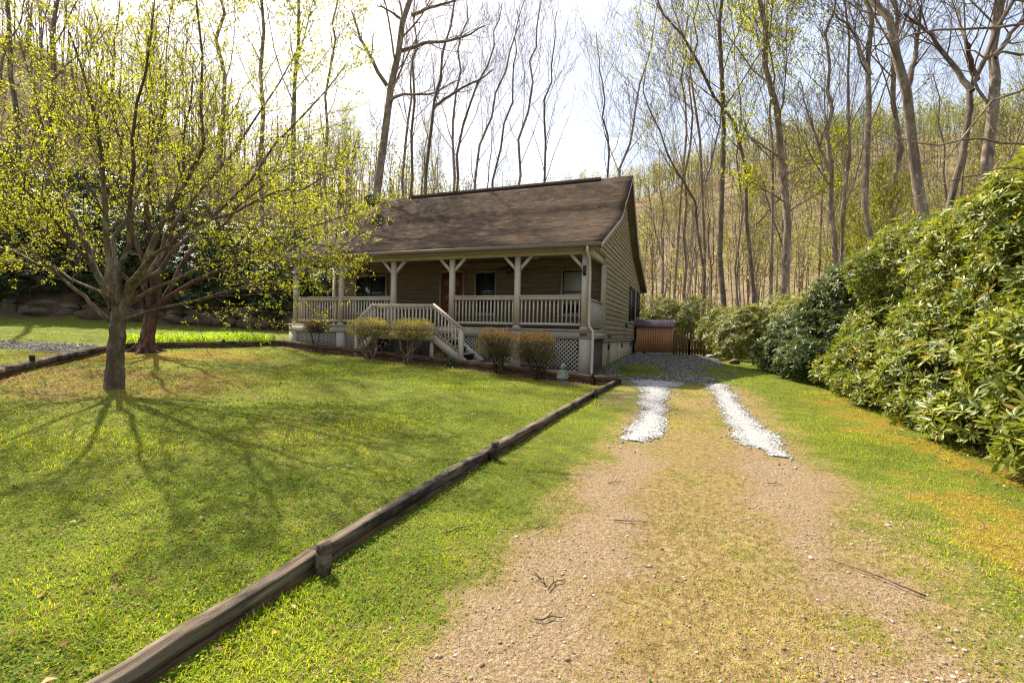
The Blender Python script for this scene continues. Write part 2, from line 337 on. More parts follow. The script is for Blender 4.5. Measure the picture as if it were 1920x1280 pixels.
soil = t.ramp(nc, [(.3, (.06, .038, .02)), (.6, (.13, .085, .04))])
gcol = t.ramp(nf, [(.3, (.05, .08, .008)), (.5, (.12, .165, .010)), (.7, (.23, .24, .016))])
gcol = t.mix(t.ramp(nc, [(.45, 0.), (.62, .75)]), gcol, soil)
gcol = t.mix(t.ramp(nl, [(.4, 0.), (.65, .6)]), gcol, (.15, .19, .02))
c = gcol
c = t.mix(msk('dry', .35, .75), c, t.ramp(nc, [(.3, (.12, .08, .03)), (.5, (.255, .185, .075)), (.7, (.39, .30, .145))]))
c = t.mix(msk('moss', .4, .7), c, t.ramp(nc, [(.3, (.11, .075, .012)), (.5, (.24, .17, .018)), (.7, (.33, .25, .03))]))
c = t.mix(msk('litter', .4, .62), c, t.ramp(nm, [(.3, (.04, .026, .016)), (.5, (.11, .07, .04)), (.7, (.23, .16, .095))]))
c = t.mix(t.ramp(t.math('ADD', t.attr('far'), t.math('MULTIPLY', t.math('SUBTRACT', nf, .5), .8)), [(.3, 0.), (.8, .85)]), c, t.ramp(t.noise(.35, 6, None, .7), [(.3, (.15, .11, .07)), (.5, (.22, .165, .10)), (.7, (.27, .225, .11))]))
c = t.mix(msk('dirt', .34, .7), c, t.ramp(t.noise(45, 5, None, .75), [(.3, (.14, .095, .05)), (.5, (.28, .20, .115)), (.7, (.42, .33, .22))]))
vo = t.new('ShaderNodeTexVoronoi'); t.L(t.pos(), vo.inputs['Vector']); vo.inputs['Scale'].default_value = 34
sp = t.new('ShaderNodeSeparateColor'); t.L(vo.outputs['Color'], sp.inputs[0])
grc = t.mix(t.ramp(vo.outputs['Distance'], [(.3, 0.), (.6, .8)]), t.ramp(sp.outputs[0], [(0., (.09, .082, .068)), (.5, (.18, .165, .14)), (1., (.32, .29, .245))]), (.04, .038, .035))
c = t.mix(msk('gravel', .4, .6), c, grc)
t.bump(t.math('ADD', t.math('MULTIPLY', nc, 1.), t.math('MULTIPLY', nm, .7)), .9, .05)
M['ground'] = t.done(c, .95, .15)
g = link('ground', mesh('ground', np.stack([xx, yy, zz], -1).reshape(-1, 3), [Q], {k: v.ravel() for k, v in mk.items()}, M['ground'], True)); tag(g, kind='structure')
# ------------------------------------------------------------------ stones, gravel strips
def icos():
    p = (1+5**.5)/2
    V = np.array([(-1, p, 0), (1, p, 0), (-1, -p, 0), (1, -p, 0), (0, -1, p), (0, 1, p), (0, -1, -p), (0, 1, -p), (p, 0, -1), (p, 0, 1), (-p, 0, -1), (-p, 0, 1)], float)
    F = np.array([(0, 11, 5), (0, 5, 1), (0, 1, 7), (0, 7, 10), (0, 10, 11), (1, 5, 9), (5, 11, 4), (11, 10, 2), (10, 7, 6), (7, 1, 8), (3, 9, 4), (3, 4, 2), (3, 2, 6), (3, 6, 8), (3, 8, 9), (4, 9, 5), (2, 4, 11), (6, 2, 10), (8, 6, 7), (9, 8, 1)])
    return nrm(V), F
IV, IF = icos()
def stones(pos, size, rng, flat=.7):
    n = len(pos); V = IV[None]*(1+rng.uniform(-.28, .28, (n, 12, 1)))*rng.uniform(.7, 1.35, (n, 1, 3)); V[:, :, 2] *= flat
    a = rng.uniform(0, 6.283, n); ca, sa = np.cos(a), np.sin(a)
    X = V[:, :, 0]*ca[:, None]-V[:, :, 1]*sa[:, None]; Y = V[:, :, 0]*sa[:, None]+V[:, :, 1]*ca[:, None]
    V = np.stack([X, Y, V[:, :, 2]], -1)*size[:, None, None]+pos[:, None]
    F = (IF[None]+(np.arange(n)*12)[:, None, None]).reshape(-1, 3)
    return V.reshape(-1, 3), F, np.repeat(rng.rand(n), 12)
def gstone_mat(name, stops):
    t = NT(name); c = t.ramp(t.attr('rnd'), stops); c = t.mix(t.ramp(t.noise(60, 3), [(.4, 0.), (.7, .35)]), c, tuple(x*.6 for x in stops[0][1])); return t.done(c, .9, .1)
M['wgrav'] = gstone_mat('white_stone', [(0., (.19, .187, .18)), (.5, (.34, .336, .328)), (1., (.52, .515, .505))])
M['ggrav'] = gstone_mat('grey_stone', [(0., (.085, .078, .066)), (.5, (.19, .175, .15)), (1., (.38, .35, .30))])
M['tgrav'] = gstone_mat('tan_stone', [(0., (.20, .15, .10)), (.6, (.34, .27, .19)), (1., (.52, .46, .38))])
def strip(name, left, right, label, seed):
    rng = rs(seed); ys = np.linspace(left[0][1], left[-1][1], 120)
    lx = np.interp(-ys, [-b for a, b in left], [a for a, b in left]); rx = np.interp(-ys, [-b for a, b in right], [a for a, b in right])
    lx = lx+(fbm(ys, ys*0, 2.2, seed)-.5)*.34; rx = rx+(fbm(ys, ys*0+9, 2.2, seed)-.5)*.34
    e_ = ss(ys[-1]+.7, ys[-1], ys)*.38; md = (lx+rx)/2; lx = lx+(md-lx)*e_; rx = rx+(md-rx)*e_
    tt = np.linspace(0, 1, 9); X = lx[:, None]*(1-tt)+rx[:, None]*tt; Y = np.repeat(ys[:, None], 9, 1)
    Z = gz(X, Y)+.004+.014*np.sin(tt*math.pi)[None]
    i = np.arange(120*9).reshape(120, 9); q = np.stack([i[:-1, :-1], i[:-1, 1:], i[1:, 1:], i[1:, :-1]], -1).reshape(-1, 4)
    t0 = NT(name+'_bed'); vv = t0.vor(42); M[name] = t0.done(t0.ramp(vv, [(.1, (.40, .395, .39)), (.5, (.32, .315, .31)), (.75, (.17, .165, .16))]), .9, .2); t0.bump(vv, -.8, .02)
    o = link('gravel_track', mesh(name, np.stack([X, Y, Z], -1).reshape(-1, 3), [q[:, ::-1]], None, M[name], True)); tag(o, label, None, None, 'structure')
    n = 5200; k = rng.uniform(0, 119, n); a = np.clip(rng.normal(.5, .27, n), -.12, 1.12)
    ki = k.astype(int); y = np.interp(k, np.arange(120), ys); x = lx[ki]*(1-a)+rx[ki]*a
    fr = rng.rand(n) < .10; y = np.where(fr, y+rng.normal(0, .3, n)*(.3+ss(-5.5, -6.9, y)), y); x = np.where(fr, x+rng.normal(0, .12, n), x)
    P = np.stack([x, y, gz(x, y)+.012], 1)
    return stones(P, rng.uniform(.006, .016, n), rng)
s1 = strip('white_gravel_bed', [(1.25, -.5), (1.62, -1.6), (1.78, -3), (1.85, -4.2), (1.9, -5.6), (1.93, -6.9)], [(2.45, -.5), (2.2, -1.6), (2.22, -3), (2.28, -4.2), (2.33, -5.6), (2.36, -6.9)], 'white gravel wheel track nearer the house', 5)
s2 = strip('white_gravel_bed2', [(3.0, -.5), (3.05, -1.5), (3.12, -3), (3.2, -4.5), (3.27, -5.8), (3.42, -6.95)], [(3.5, -.5), (3.47, -1.5), (3.52, -3), (3.6, -4.5), (3.68, -5.8), (3.78, -6.85)], 'white gravel wheel track beside the hedge', 6)
o = link('gravel', mesh('white_stones', np.concatenate([s1[0], s2[0]]), [np.concatenate([s1[1], s2[1]+len(s1[0])])], {'rnd': np.concatenate([s1[2], s2[2]])}, M['wgrav'])); tag(o, 'loose white stones of the two gravel tracks', None, None, 'stuff')
rng = rs(8); n = 14000
x = rng.uniform(.1, 3.9, n); y = rng.uniform(-.8, 11.5, n); mg = masks(x, y)['gravel']; k = rng.rand(n) < mg; x, y = x[k], y[k]
x2 = rng.uniform(-19, -10.8, 6000); y2 = rng.uniform(-8, 6, 6000); k = rng.rand(6000) < masks(x2, y2)['gravel']; x = np.r_[x, x2[k]]; y = np.r_[y, y2[k]]
v, f, a = stones(np.stack([x, y, gz(x, y)+.008], 1), rng.uniform(.012, .03, len(x)), rng)
tag(link('gravel', mesh('grey_stones', v, [f], {'rnd': a}, M['ggrav'])), 'loose grey gravel at the end of the drive and beside the lawn', None, None, 'stuff')
n = 15000; x = np.r_[rng.uniform(.9, 5.0, n)]; y = -rng.uniform(7.2, 12.3, n); mg = masks(x, y); k = rng.rand(n) < np.clip(mg['dirt']*.85+mg['dry']*.25+.35*ss(3, 3.6, x)*ss(4.6, 4, x)*ss(-8, -9.5, y), 0, 1)*.5*(.25+1.5*ss(.45,.7,fbm(x, y, 2.1, 61)))
x, y = x[k], y[k]; v, f, a = stones(np.stack([x, y, gz(x, y)+.002], 1), np.abs(rng.normal(0, .0042, len(x)))+.0025, rng)
tag(link('pebbles', mesh('pebbles', v, [f], {'rnd': a}, M['tgrav'])), 'small pale pebbles pressed into the worn drive', None, None, 'stuff')
# ------------------------------------------------------------------ grass
def grass():
    rng = rs(21); X = []; Y = []
    for (r0, r1, dens) in ((1.2, 3., 9000), (3., 5., 5200), (5., 8., 2400), (8., 12., 950), (12., 17., 380), (17., 26., 90)):
        th = 1.25; n = int(dens*(r1*r1-r0*r0)*th)
        r = np.sqrt(rng.uniform(r0*r0, r1*r1, n)); a = rng.uniform(-th, th, n)
        d = CF[None, :2]*np.cos(a)[:, None]+CR[None, :2]*np.sin(a)[:, None]
        X.append(CAM[0]+d[:, 0]*r); Y.append(CAM[1]+d[:, 1]*r)
    x = np.concatenate(X); y = np.concatenate(Y); mk = masks(x, y)
    inh = (x > -10.9)*(x < .1)*(y > np.interp(x, [a for a, b in TIMF], [b for a, b in TIMF])-.1)*(y < 12.5)
    dl = (x-WA[0])*WN[0]+(y-WA[1])*WN[1]
    strip_ = ((np.abs(x-2.1) < .27) | (np.abs(x-3.45) < .27))*(y > -6.9)*(y < -.6)
    edge = np.minimum(seg_d(x, y, TIMR), seg_d(x, y, TIML))
    cl = fbm(x, y, 1.7, 41)
    p = (1-.93*mk['dirt'])*(1-.97*mk['gravel'])*(1-.88*mk['litter'])*(1-.25*mk['moss'])*(1-.3*mk['dry'])*np.where(inh, 0, 1)*np.where(strip_, .03, 1)*(dl < -.5)*np.clip(.45+1.1*cl, 0, 1)*(edge > .07)
    k = rng.rand(len(x)) < p; x, y = x[k], y[k]; n = len(x); dist = np.hypot(x-CAM[0], y-CAM[1])
    dry = np.clip(mk['dry'][k]*.9+mk['moss'][k]*.45+mk['dirt'][k]*.7+mk['litter'][k]*.6, 0, 1)
    lush = ss(.5, .75, fbm(x, y, .9, 77))
    z = gz(x, y); isc = rng.rand(n) < np.where(x < .9, .52, .26)*(1-.6*mk['dry'][k])*(1-.85*mk['dirt'][k])*(1-.6*lush)
    # blades
    b = ~isc; nb = b.sum(); far = np.clip(dist[b]/5, 1, 3.2)
    L = rng.uniform(.015, .038, nb)*(1+.7*lush[b])*(1-.4*dry[b])*far**.35; W = rng.uniform(.0028, .005, nb)*far
    az = rng.uniform(0, 6.283, nb); lean = np.clip(rng.normal(.75, .35, nb), .05, 1.35)
    ax = np.stack([np.cos(az)*np.sin(lean), np.sin(az)*np.sin(lean), np.cos(lean)], 1); sd = np.stack([-np.sin(az), np.cos(az), 0*az], 1)
    p0 = np.stack([x[b], y[b], z[b]-.004], 1); mid = p0+ax*(L*.55)[:, None]+np.array([0, 0, 1.])*(L*.1)[:, None]; tip = p0+ax*L[:, None]-np.array([0, 0, 1.])*(L*.16)[:, None]
    h = sd*(W/2)[:, None]; V = np.stack([p0-h, p0+h, mid-h*.8, mid+h*.8, tip], 1).reshape(-1, 3); i = np.arange(nb)*5
    q = np.stack([i, i+1, i+3, i+2], 1); tr = np.stack([i+2, i+3, i+4], 1)
    pat = ss(.3, .7, fbm(x, y, .45, 91)*.6+fbm(x, y, 1.6, 92)*.4)
    rb = np.repeat(np.clip(rng.normal(.25, .15, nb)+.5*pat[b]+.2*lush[b], 0, 1), 5); db = np.repeat((rng.rand(nb) < .06+.7*dry[b]).astype(float), 5)
    # clover leaflets
    c = isc; ncl = c.sum(); far = np.clip(dist[c]/5, 1, 2.6); S = rng.uniform(.005, .0095, ncl)*far**.8
    nz = nrm(np.stack([rng.normal(0, .45, ncl), rng.normal(0, .45, ncl), np.ones(ncl)], 1)); aa = rng.uniform(0, 6.283, ncl)
    e1 = nrm(np.cross(nz, np.stack([np.cos(aa), np.sin(aa), 0*aa], 1))); e2 = np.cross(nz, e1); pc = np.stack([x[c], y[c], z[c]+rng.uniform(.008, .03, ncl)], 1)
    Vc = np.stack([pc+e1*S[:, None], pc+e2*S[:, None]*.85, pc-e1*S[:, None], pc-e2*S[:, None]*.85], 1).reshape(-1, 3)
    ic = len(V)+np.arange(ncl)*4; qc = np.stack([ic, ic+1, ic+2, ic+3], 1)
    rc = np.repeat(np.clip(rng.normal(.18, .14, ncl)+.25*pat[c], 0, 1), 4); dc = np.repeat((rng.rand(ncl) < .1+.5*dry[c]).astype(float), 4)
    t = NT('grass_blade')
    gc = t.ramp(t.attr('rnd'), [(0., (.05, .105, .008)), (.35, (.145, .24, .010)), (.7, (.33, .43, .010)), (1., (.50, .54, .02))])
    dcx = t.ramp(t.attr('rnd'), [(0., (.19, .10, .03)), (.5, (.36, .24, .075)), (1., (.48, .37, .16))])
    cc = t.mix(t.attr('dry'), gc, dcx); t.done(cc, .6, .12)
    tr_ = t.new('ShaderNodeBsdfTranslucent'); t.L(t.mix(1., cc, (1.35, 1.25, .6), 'MULTIPLY'), tr_.inputs[0]); mx = t.new('ShaderNodeMixShader'); mx.inputs[0].default_value = .42
    t.L(t.b.outputs[0], mx.inputs[1]); t.L(tr_.outputs[0], mx.inputs[2]); t.L(mx.outputs[0], t.out.inputs[0])
    o = link('grass', mesh('grass', np.concatenate([V, Vc]), [np.concatenate([q, qc]), tr], {'rnd': np.r_[rb, rc], 'dry': np.r_[db, dc]}, t.m))
    tag(o, 'short lawn grass and clover on both sides of the log edging', None, None, 'stuff')
grass()
# ------------------------------------------------------------------ leaves
def quadleaf(P, D, N, L, W, rng, fold=.25):
    """P base, D axis, N up-ish; folded diamond: 4 verts, 2 tris"""
    S = nrm(np.cross(D, N)); U = np.cross(S, D); n = len(P); L = np.broadcast_to(L, (n,))[:, None]; W = np.broadcast_to(W, (n,))[:, None]
    V = np.stack([P, P+D*L*.45+S*W/2+U*W*fold, P+D*L-U*L*.08, P+D*L*.45-S*W/2+U*W*fold], 1).reshape(-1, 3)
    i = np.arange(n)*4; return V, np.concatenate([np.stack([i, i+1, i+2], 1), np.stack([i, i+2, i+3], 1)])
def ovalleaf(P, D, N, L, W, droop=.15):
    S = nrm(np.cross(D, N)); U = np.cross(S, D); n = len(P); L = L[:, None]; W = W[:, None]
    m = P+D*L*.5-U*L*droop*.25; tp = P+D*L-U*L*droop
    V = np.stack([P, P+D*L*.3+S*W*.42-U*L*.01+U*W*.12, P+D*L*.72+S*W*.42-U*L*droop*.5+U*W*.12, tp, P+D*L*.72-S*W*.42-U*L*droop*.5+U*W*.12, P+D*L*.3-S*W*.42-U*L*.01+U*W*.12, m], 1).reshape(-1, 3)
    i = np.arange(n)*7
    F = np.concatenate([np.stack([i, i+1, i+6], 1), np.stack([i+1, i+2, i+6], 1), np.stack([i+2, i+3, i+6], 1), np.stack([i+3, i+4, i+6], 1), np.stack([i+4, i+5, i+6], 1), np.stack([i+5, i, i+6], 1)])
    return V, F
def rdir(rng, n): return nrm(rng.normal(0, 1, (n, 3)))
# ------------------------------------------------------------------ trees
class Tree:
    def __init__(s, seed): s.rng = rs(seed); s.big = {}; s.tw = {}; s.tip = []; s.tipd = []
    def put(s, P, r, sides, crown):
        d = s.tw if crown else s.big; d.setdefault((len(P), sides), []).append((P, r))
    def branch(s, p, d, L, r, lvl, o):
        rng = s.rng; n = (9, 7, 5, 4, 3)[min(lvl, 4)]; P = [p]; st = L/(n-1); wob = o.get('wob', .12)
        for i in range(n-1):
            d = nrm(d+rng.normal(0, wob, 3)+np.array([0, 0, o.get('trop', .06)])); P.append(P[-1]+d*st)
        P = np.array(P); t = np.linspace(0, 1, n); rad = r*(1-t*o.get('taper', .8))
        s.put(P, np.maximum(rad, o.get('minr', .0028)), (8, 6, 4, 3, 3)[min(lvl, 4)], lvl >= 2)
        s.kids(P, rad, L, lvl, o)
    def kids(s, P, rad, L, lvl, o, tmin=None):
        rng = s.rng; n = len(P); seg = np.linalg.norm(np.diff(P, axis=0), axis=1); cum = np.r_[0, np.cumsum(seg)]; cum /= cum[-1]
        if lvl >= o['max']:
            for t in np.linspace(.15, 1, o.get('tips', 4)):
                q = np.array([np.interp(t, cum, P[:, k]) for k in range(3)]); s.tip.append(q); s.tipd.append(nrm(P[-1]-P[-2]))
            return
        k = o['k'][lvl]; k = int(k)+(rng.rand() < k-int(k)); t0 = o['t0'][lvl] if tmin is None else tmin; ph = rng.uniform(0, 6.28)
        for i in range(k):
            t = t0+(1-t0)*(i+rng.uniform(.1, .9))/k
            q = np.array([np.interp(t, cum, P[:, j]) for j in range(3)]); rr = np.interp(t, cum, rad); j = min(max(np.searchsorted(cum, t), 1), n-1)
            ax = nrm(P[j]-P[j-1]); ph += 2.4+rng.uniform(-.5, .5)
            e = nrm(np.cross(ax, [.3, .2, 1] if abs(ax[2]) < .9 else [1, 0, .1])); e2 = np.cross(ax, e); a = o['ang'][lvl]*rng.uniform(.7, 1.3)
            d = ax*math.cos(a)+(e*math.cos(ph)+e2*math.sin(ph))*math.sin(a)
            s.branch(q, nrm(d), L*o['lr'][lvl]*(1.1-.55*(t-t0)/(1-t0+1e-6))*rng.uniform(.7, 1.25), rr*o['rr'][lvl]*rng.uniform(.8, 1.15), lvl+1, o)
    def limb(s, P, r0, r1, o, lvl=1, tmin=.25, kl=None):      # given polyline, then grown children
        P = np.asarray(P, float); t = np.linspace(0, 1, len(P)); tt = np.linspace(0, 1, 12)
        # catmull-ish smoothing
        Q = np.stack([np.interp(tt, t, P[:, k]) for k in range(3)], 1); Q[1:-1] = (Q[:-2]+2*Q[1:-1]+Q[2:])/4
        L = np.linalg.norm(np.diff(Q, axis=0), axis=1).sum(); Q[1:-1] += s.rng.normal(0, .006*L, (10, 3))
        rad = r0+(r1-r0)*tt; s.put(Q, rad, 9 if lvl == 0 else 7, False); s.kids(Q, rad, kl or L, lvl, o, tmin); return Q
    def meshes(s, name, origin, bark, twig, leaf=None, nleaf=0, ll=.05, lw=.03, spread=.06, keep=1.):
        rng = s.rng; og = np.asarray(origin, float)
        def tb(d):
            ks = list(d); return tubes([np.array([p for p, r in d[k]]) for k in ks], [np.array([r for p, r in d[k]]) for k in ks], [k[1] for k in ks])
        V, Qd = tb(s.big); me1 = mesh(name+'_trunk', V-og, [Qd], None, bark, True); me2 = None
        if s.tw:
            V, Qd = tb(s.tw); F = [Qd]; A = np.zeros(len(V)); mi = np.zeros(len(Qd), np.int32)
            if leaf and nleaf:
                T = np.array(s.tip); D = np.array(s.tipd); k = rng.rand(len(T)) < keep; T, D = T[k], D[k]
                T = np.repeat(T, nleaf, 0); D = np.repeat(D, nleaf, 0); n = len(T)
                dirs = nrm(D*.5+rdir(rng, n)+np.array([0, 0, .15])); P = T+rng.normal(0, spread, (n, 3))
                Lv, Lf = quadleaf(P, dirs, nrm(rng.normal(0, .5, (n, 3))+[0, 0, 1]), rng.uniform(.6, 1.3, n)*ll, rng.uniform(.6, 1.2, n)*lw, rng)
                F.append(Lf+len(V)); V = np.concatenate([V, Lv]); A = np.r_[A, np.repeat(np.clip(rng.normal(.5, .25, n), 0, 1), 4)]; mi = np.r_[mi, np.ones(len(Lf), np.int32)]
            me2 = mesh(name+'_crown', V-og, F, {'rnd': A}, twig)
            if leaf:
                me2.materials.append(leaf); me2.polygons.foreach_set('material_index', mi)
        return me1, me2
    def make(s, name, origin, label, cat, group, *a, **k):
        m1, m2 = s.meshes(name, origin, *a, **k); e = empty(name, origin, label, cat, group); link('trunk', m1, e)
        if m2: link('crown', m2, e)
        return e
ORN = dict(k=[0, 17, 9, 5], t0=[.3, .2, .12, .1], ang=[.6, .62, .7, .8], lr=[.6, .47, .52, .5], rr=[.6, .30, .5, .6], max=3, wob=.13, trop=.03, taper=.85, tips=4, minr=.0036)
def pxl(pts, dep, w):          # surveyed limb: image points at a base distance plus a depth drift per point
    w = np.interp(np.linspace(0, 1, len(pts)), np.linspace(0, 1, len(w)), w)
    return [at(u, v, dep+d) for (u, v), d in zip(pts, w)]
T1 = Tree(101); d1 = 7.7
T1.limb(pxl([(214, 730), (216, 690), (218, 650), (221, 612), (224, 575)], d1, [0, 0]), .13, .105, ORN, 3, .99)
T1.put(np.array(pxl([(214, 732), (214, 722), (215, 708), (216, 690)], d1, [0, 0])), np.array([.155, .142, .135, .13]), 11, False)
for pts, w, r0, r1 in [
    ([(205, 602), (172, 569), (148, 549), (116, 522), (62, 471), (5, 425), (-60, 380)], [0, -.3, -.9], .05, .012),
    ([(212, 560), (184, 544), (141, 527), (94, 502), (62, 485), (0, 463), (-70, 440)], [0, .4, .8], .042, .012),
    ([(213, 580), (201, 547), (181, 507), (150, 430), (129, 375), (98, 305), (60, 180), (30, 60)], [0, .3, 1.2], .085, .02),
    ([(215, 575), (203, 530), (199, 480), (201, 351), (191, 273), (160, 180), (130, 60)], [0, -.3, -1.3], .08, .02),
    ([(226, 580), (240, 552), (262, 520), (278, 476), (310, 410), (351, 351), (385, 265), (375, 156), (367, -10)], [0, -.2, -.4, -.9], .09, .02),
    ([(232, 565), (256, 538), (284, 505), (304, 460), (350, 380), (420, 310), (500, 200), (560, 90)], [0, .5, 1.6], .075, .018),
    ([(236, 556), (258, 533), (300, 500), (370, 440), (430, 375), (508, 289), (590, 190), (650, 120)], [0, .2, .2], .06, .014),
    ([(228, 600), (250, 588), (280, 583), (327, 572), (367, 564), (405, 549), (452, 532), (514, 519), (569, 507), (630, 492)], [0, -.2, -.3], .04, .01),
    ([(232, 575), (268, 545), (320, 533), (365, 505), (440, 470), (540, 440), (630, 405), (685, 395)], [0, .6, 1.2], .05, .012),
    ([(210, 575), (190, 520), (150, 470), (90, 400), (40, 350), (-30, 300)], [0, -.8, -2.2], .05, .012),
    ([(230, 570), (260, 500), (330, 440), (420, 400), (520, 370), (610, 330)], [0, -.9, -1.9], .05, .012),
    ([(222, 575), (230, 500), (250, 400), (245, 280), (260, 150), (290, 0)], [0, -.8, -1.6], .06, .015),
    ([(222, 575), (215, 480), (240, 380), (300, 250), (320, 120), (330, -30)], [0, 1.2, 2.4], .06, .015)]:
    T1.limb(pxl(pts, d1, w), r0*.72, r1*.55, ORN, 1, .28, 3.2)
T1.make('spreading_tree', at(215, 722, d1), 'nearer of the two lawn trees, grey-barked with many low spreading limbs and small yellow-green leaves', 'tree', None, M['bark1'], M['twig'], M['yleaf'], 7, .036, .025, .022, .62)
T2 = Tree(202); d2 = 12.3
T2.limb(pxl([(272, 668), (275, 645), (280, 615), (286, 580)], d2, [0, 0]), .185, .14, ORN, 3, .99)
T2.put(np.array(pxl([(271, 672), (272, 661), (274, 650), (276, 635)], d2, [0, 0])), np.array([.29, .24, .2, .18]), 11, False)
for a in (.1, 1.3, 2.6, 3.9, 5.4):
    b = at(272, 661, d2); T2.put(np.array([b+[.14*math.cos(a), .14*math.sin(a), .2], b+[.3*math.cos(a), .3*math.sin(a), .04], b+[.6*math.cos(a), .6*math.sin(a), -.04]]), np.array([.08, .07, .03]), 6, False)
for pts, w, r0, r1 in [
    ([(286, 590), (300, 568), (320, 552), (350, 533), (397, 511), (450, 488), (530, 470), (600, 440)], [0, -.3, -.8], .11, .02),
    ([(286, 585), (300, 520), (318, 450), (335, 370), (350, 260), (362, 120)], [0, .4, .6], .12, .025),
    ([(284, 590), (270, 530), (256, 450), (235, 350), (215, 230), (205, 120)], [0, .3, 1.5], .11, .02),
    ([(288, 585), (330, 510), (400, 430), (490, 350), (570, 290)], [0, .8, 1.8], .09, .018),
    ([(282, 592), (245, 530), (185, 470), (120, 430), (50, 400)], [0, -.5, -1.5], .08, .018),
    ([(284, 585), (290, 480), (270, 380), (290, 260), (280, 140)], [0, -1., -2], .08, .018)]:
    T2.limb(pxl(pts, d2, w), r0*.78, r1*.6, dict(ORN, lr=[.6, .40, .48, .5]), 1, .3, 4.2)
T2.make('spreading_tree', at(272, 661, d2), 'farther of the two lawn trees, red-brown trunk behind the log edging beside the daylilies', 'tree', None, M['bark2'], M['twig'], M['yleaf'], 4, .06, .04, .06, .65)

FOR = dict(k=[12, 8, 7, 4], t0=[.42, .22, .12, .1], ang=[.55, .55, .6, .7], lr=[.38, .48, .5, .5], rr=[.34, .45, .5, .55], max=3, wob=.10, trop=.09, taper=.85, tips=3, minr=.0065)
def key_tree(label, poly, dep, r, bark='bark3', limbs=(), leaf=0., seed=0, ext=4., top=None, twig='twig', kind='bare_tree', thin=1., group=None):
    """trunk through surveyed points, its foot on the ground"""
    T = Tree(seed+500); b = at(*poly[0], dep); z0 = gzs(b[0], b[1]); foot = np.array([b[0], b[1], z0-.15])
    if b[2] < z0: foot = np.array([b[0], b[1], min(b[2], z0)-.3])
    P = [foot]+[at(u, v, dep+T.rng.uniform(-.3, .3)) for u, v in poly]; P = [P[0]]+[p for p in P[1:] if p[2] > foot[2]+.4]
    dirn = nrm(P[-1]-P[-2])
    for i in range(3): dirn = nrm(dirn*.8+np.array([0, 0, .3])+T.rng.normal(0, .08, 3)); P.append(P[-1]+dirn*ext/3)
    P = np.array(P); L = np.linalg.norm(np.diff(P, axis=0), axis=1).sum()
    o = dict(FOR); r *= .70
    T.limb(P, r, r*.28, o, 0, .42, L*.75)
    fl = np.array([foot, foot+[0, 0, .15], foot+nrm(P[1]-foot)*.6]); T.put(fl, np.array([r*1.7, r*1.45, r*1.02]), 9, False)
    for lp, lr in limbs: T.limb([at(u, v, dep+T.rng.uniform(-.6, .6)) for u, v in lp], lr, lr*.3, o, 1, .25)
    if leaf: return T.make('budding_tree', foot, label, 'tree', group, M[bark], M[twig], M['yleaf'], 2, .16, .11, .16, leaf)
    return T.make(kind, foot, label, 'tree', group, M[bark], M[twig])
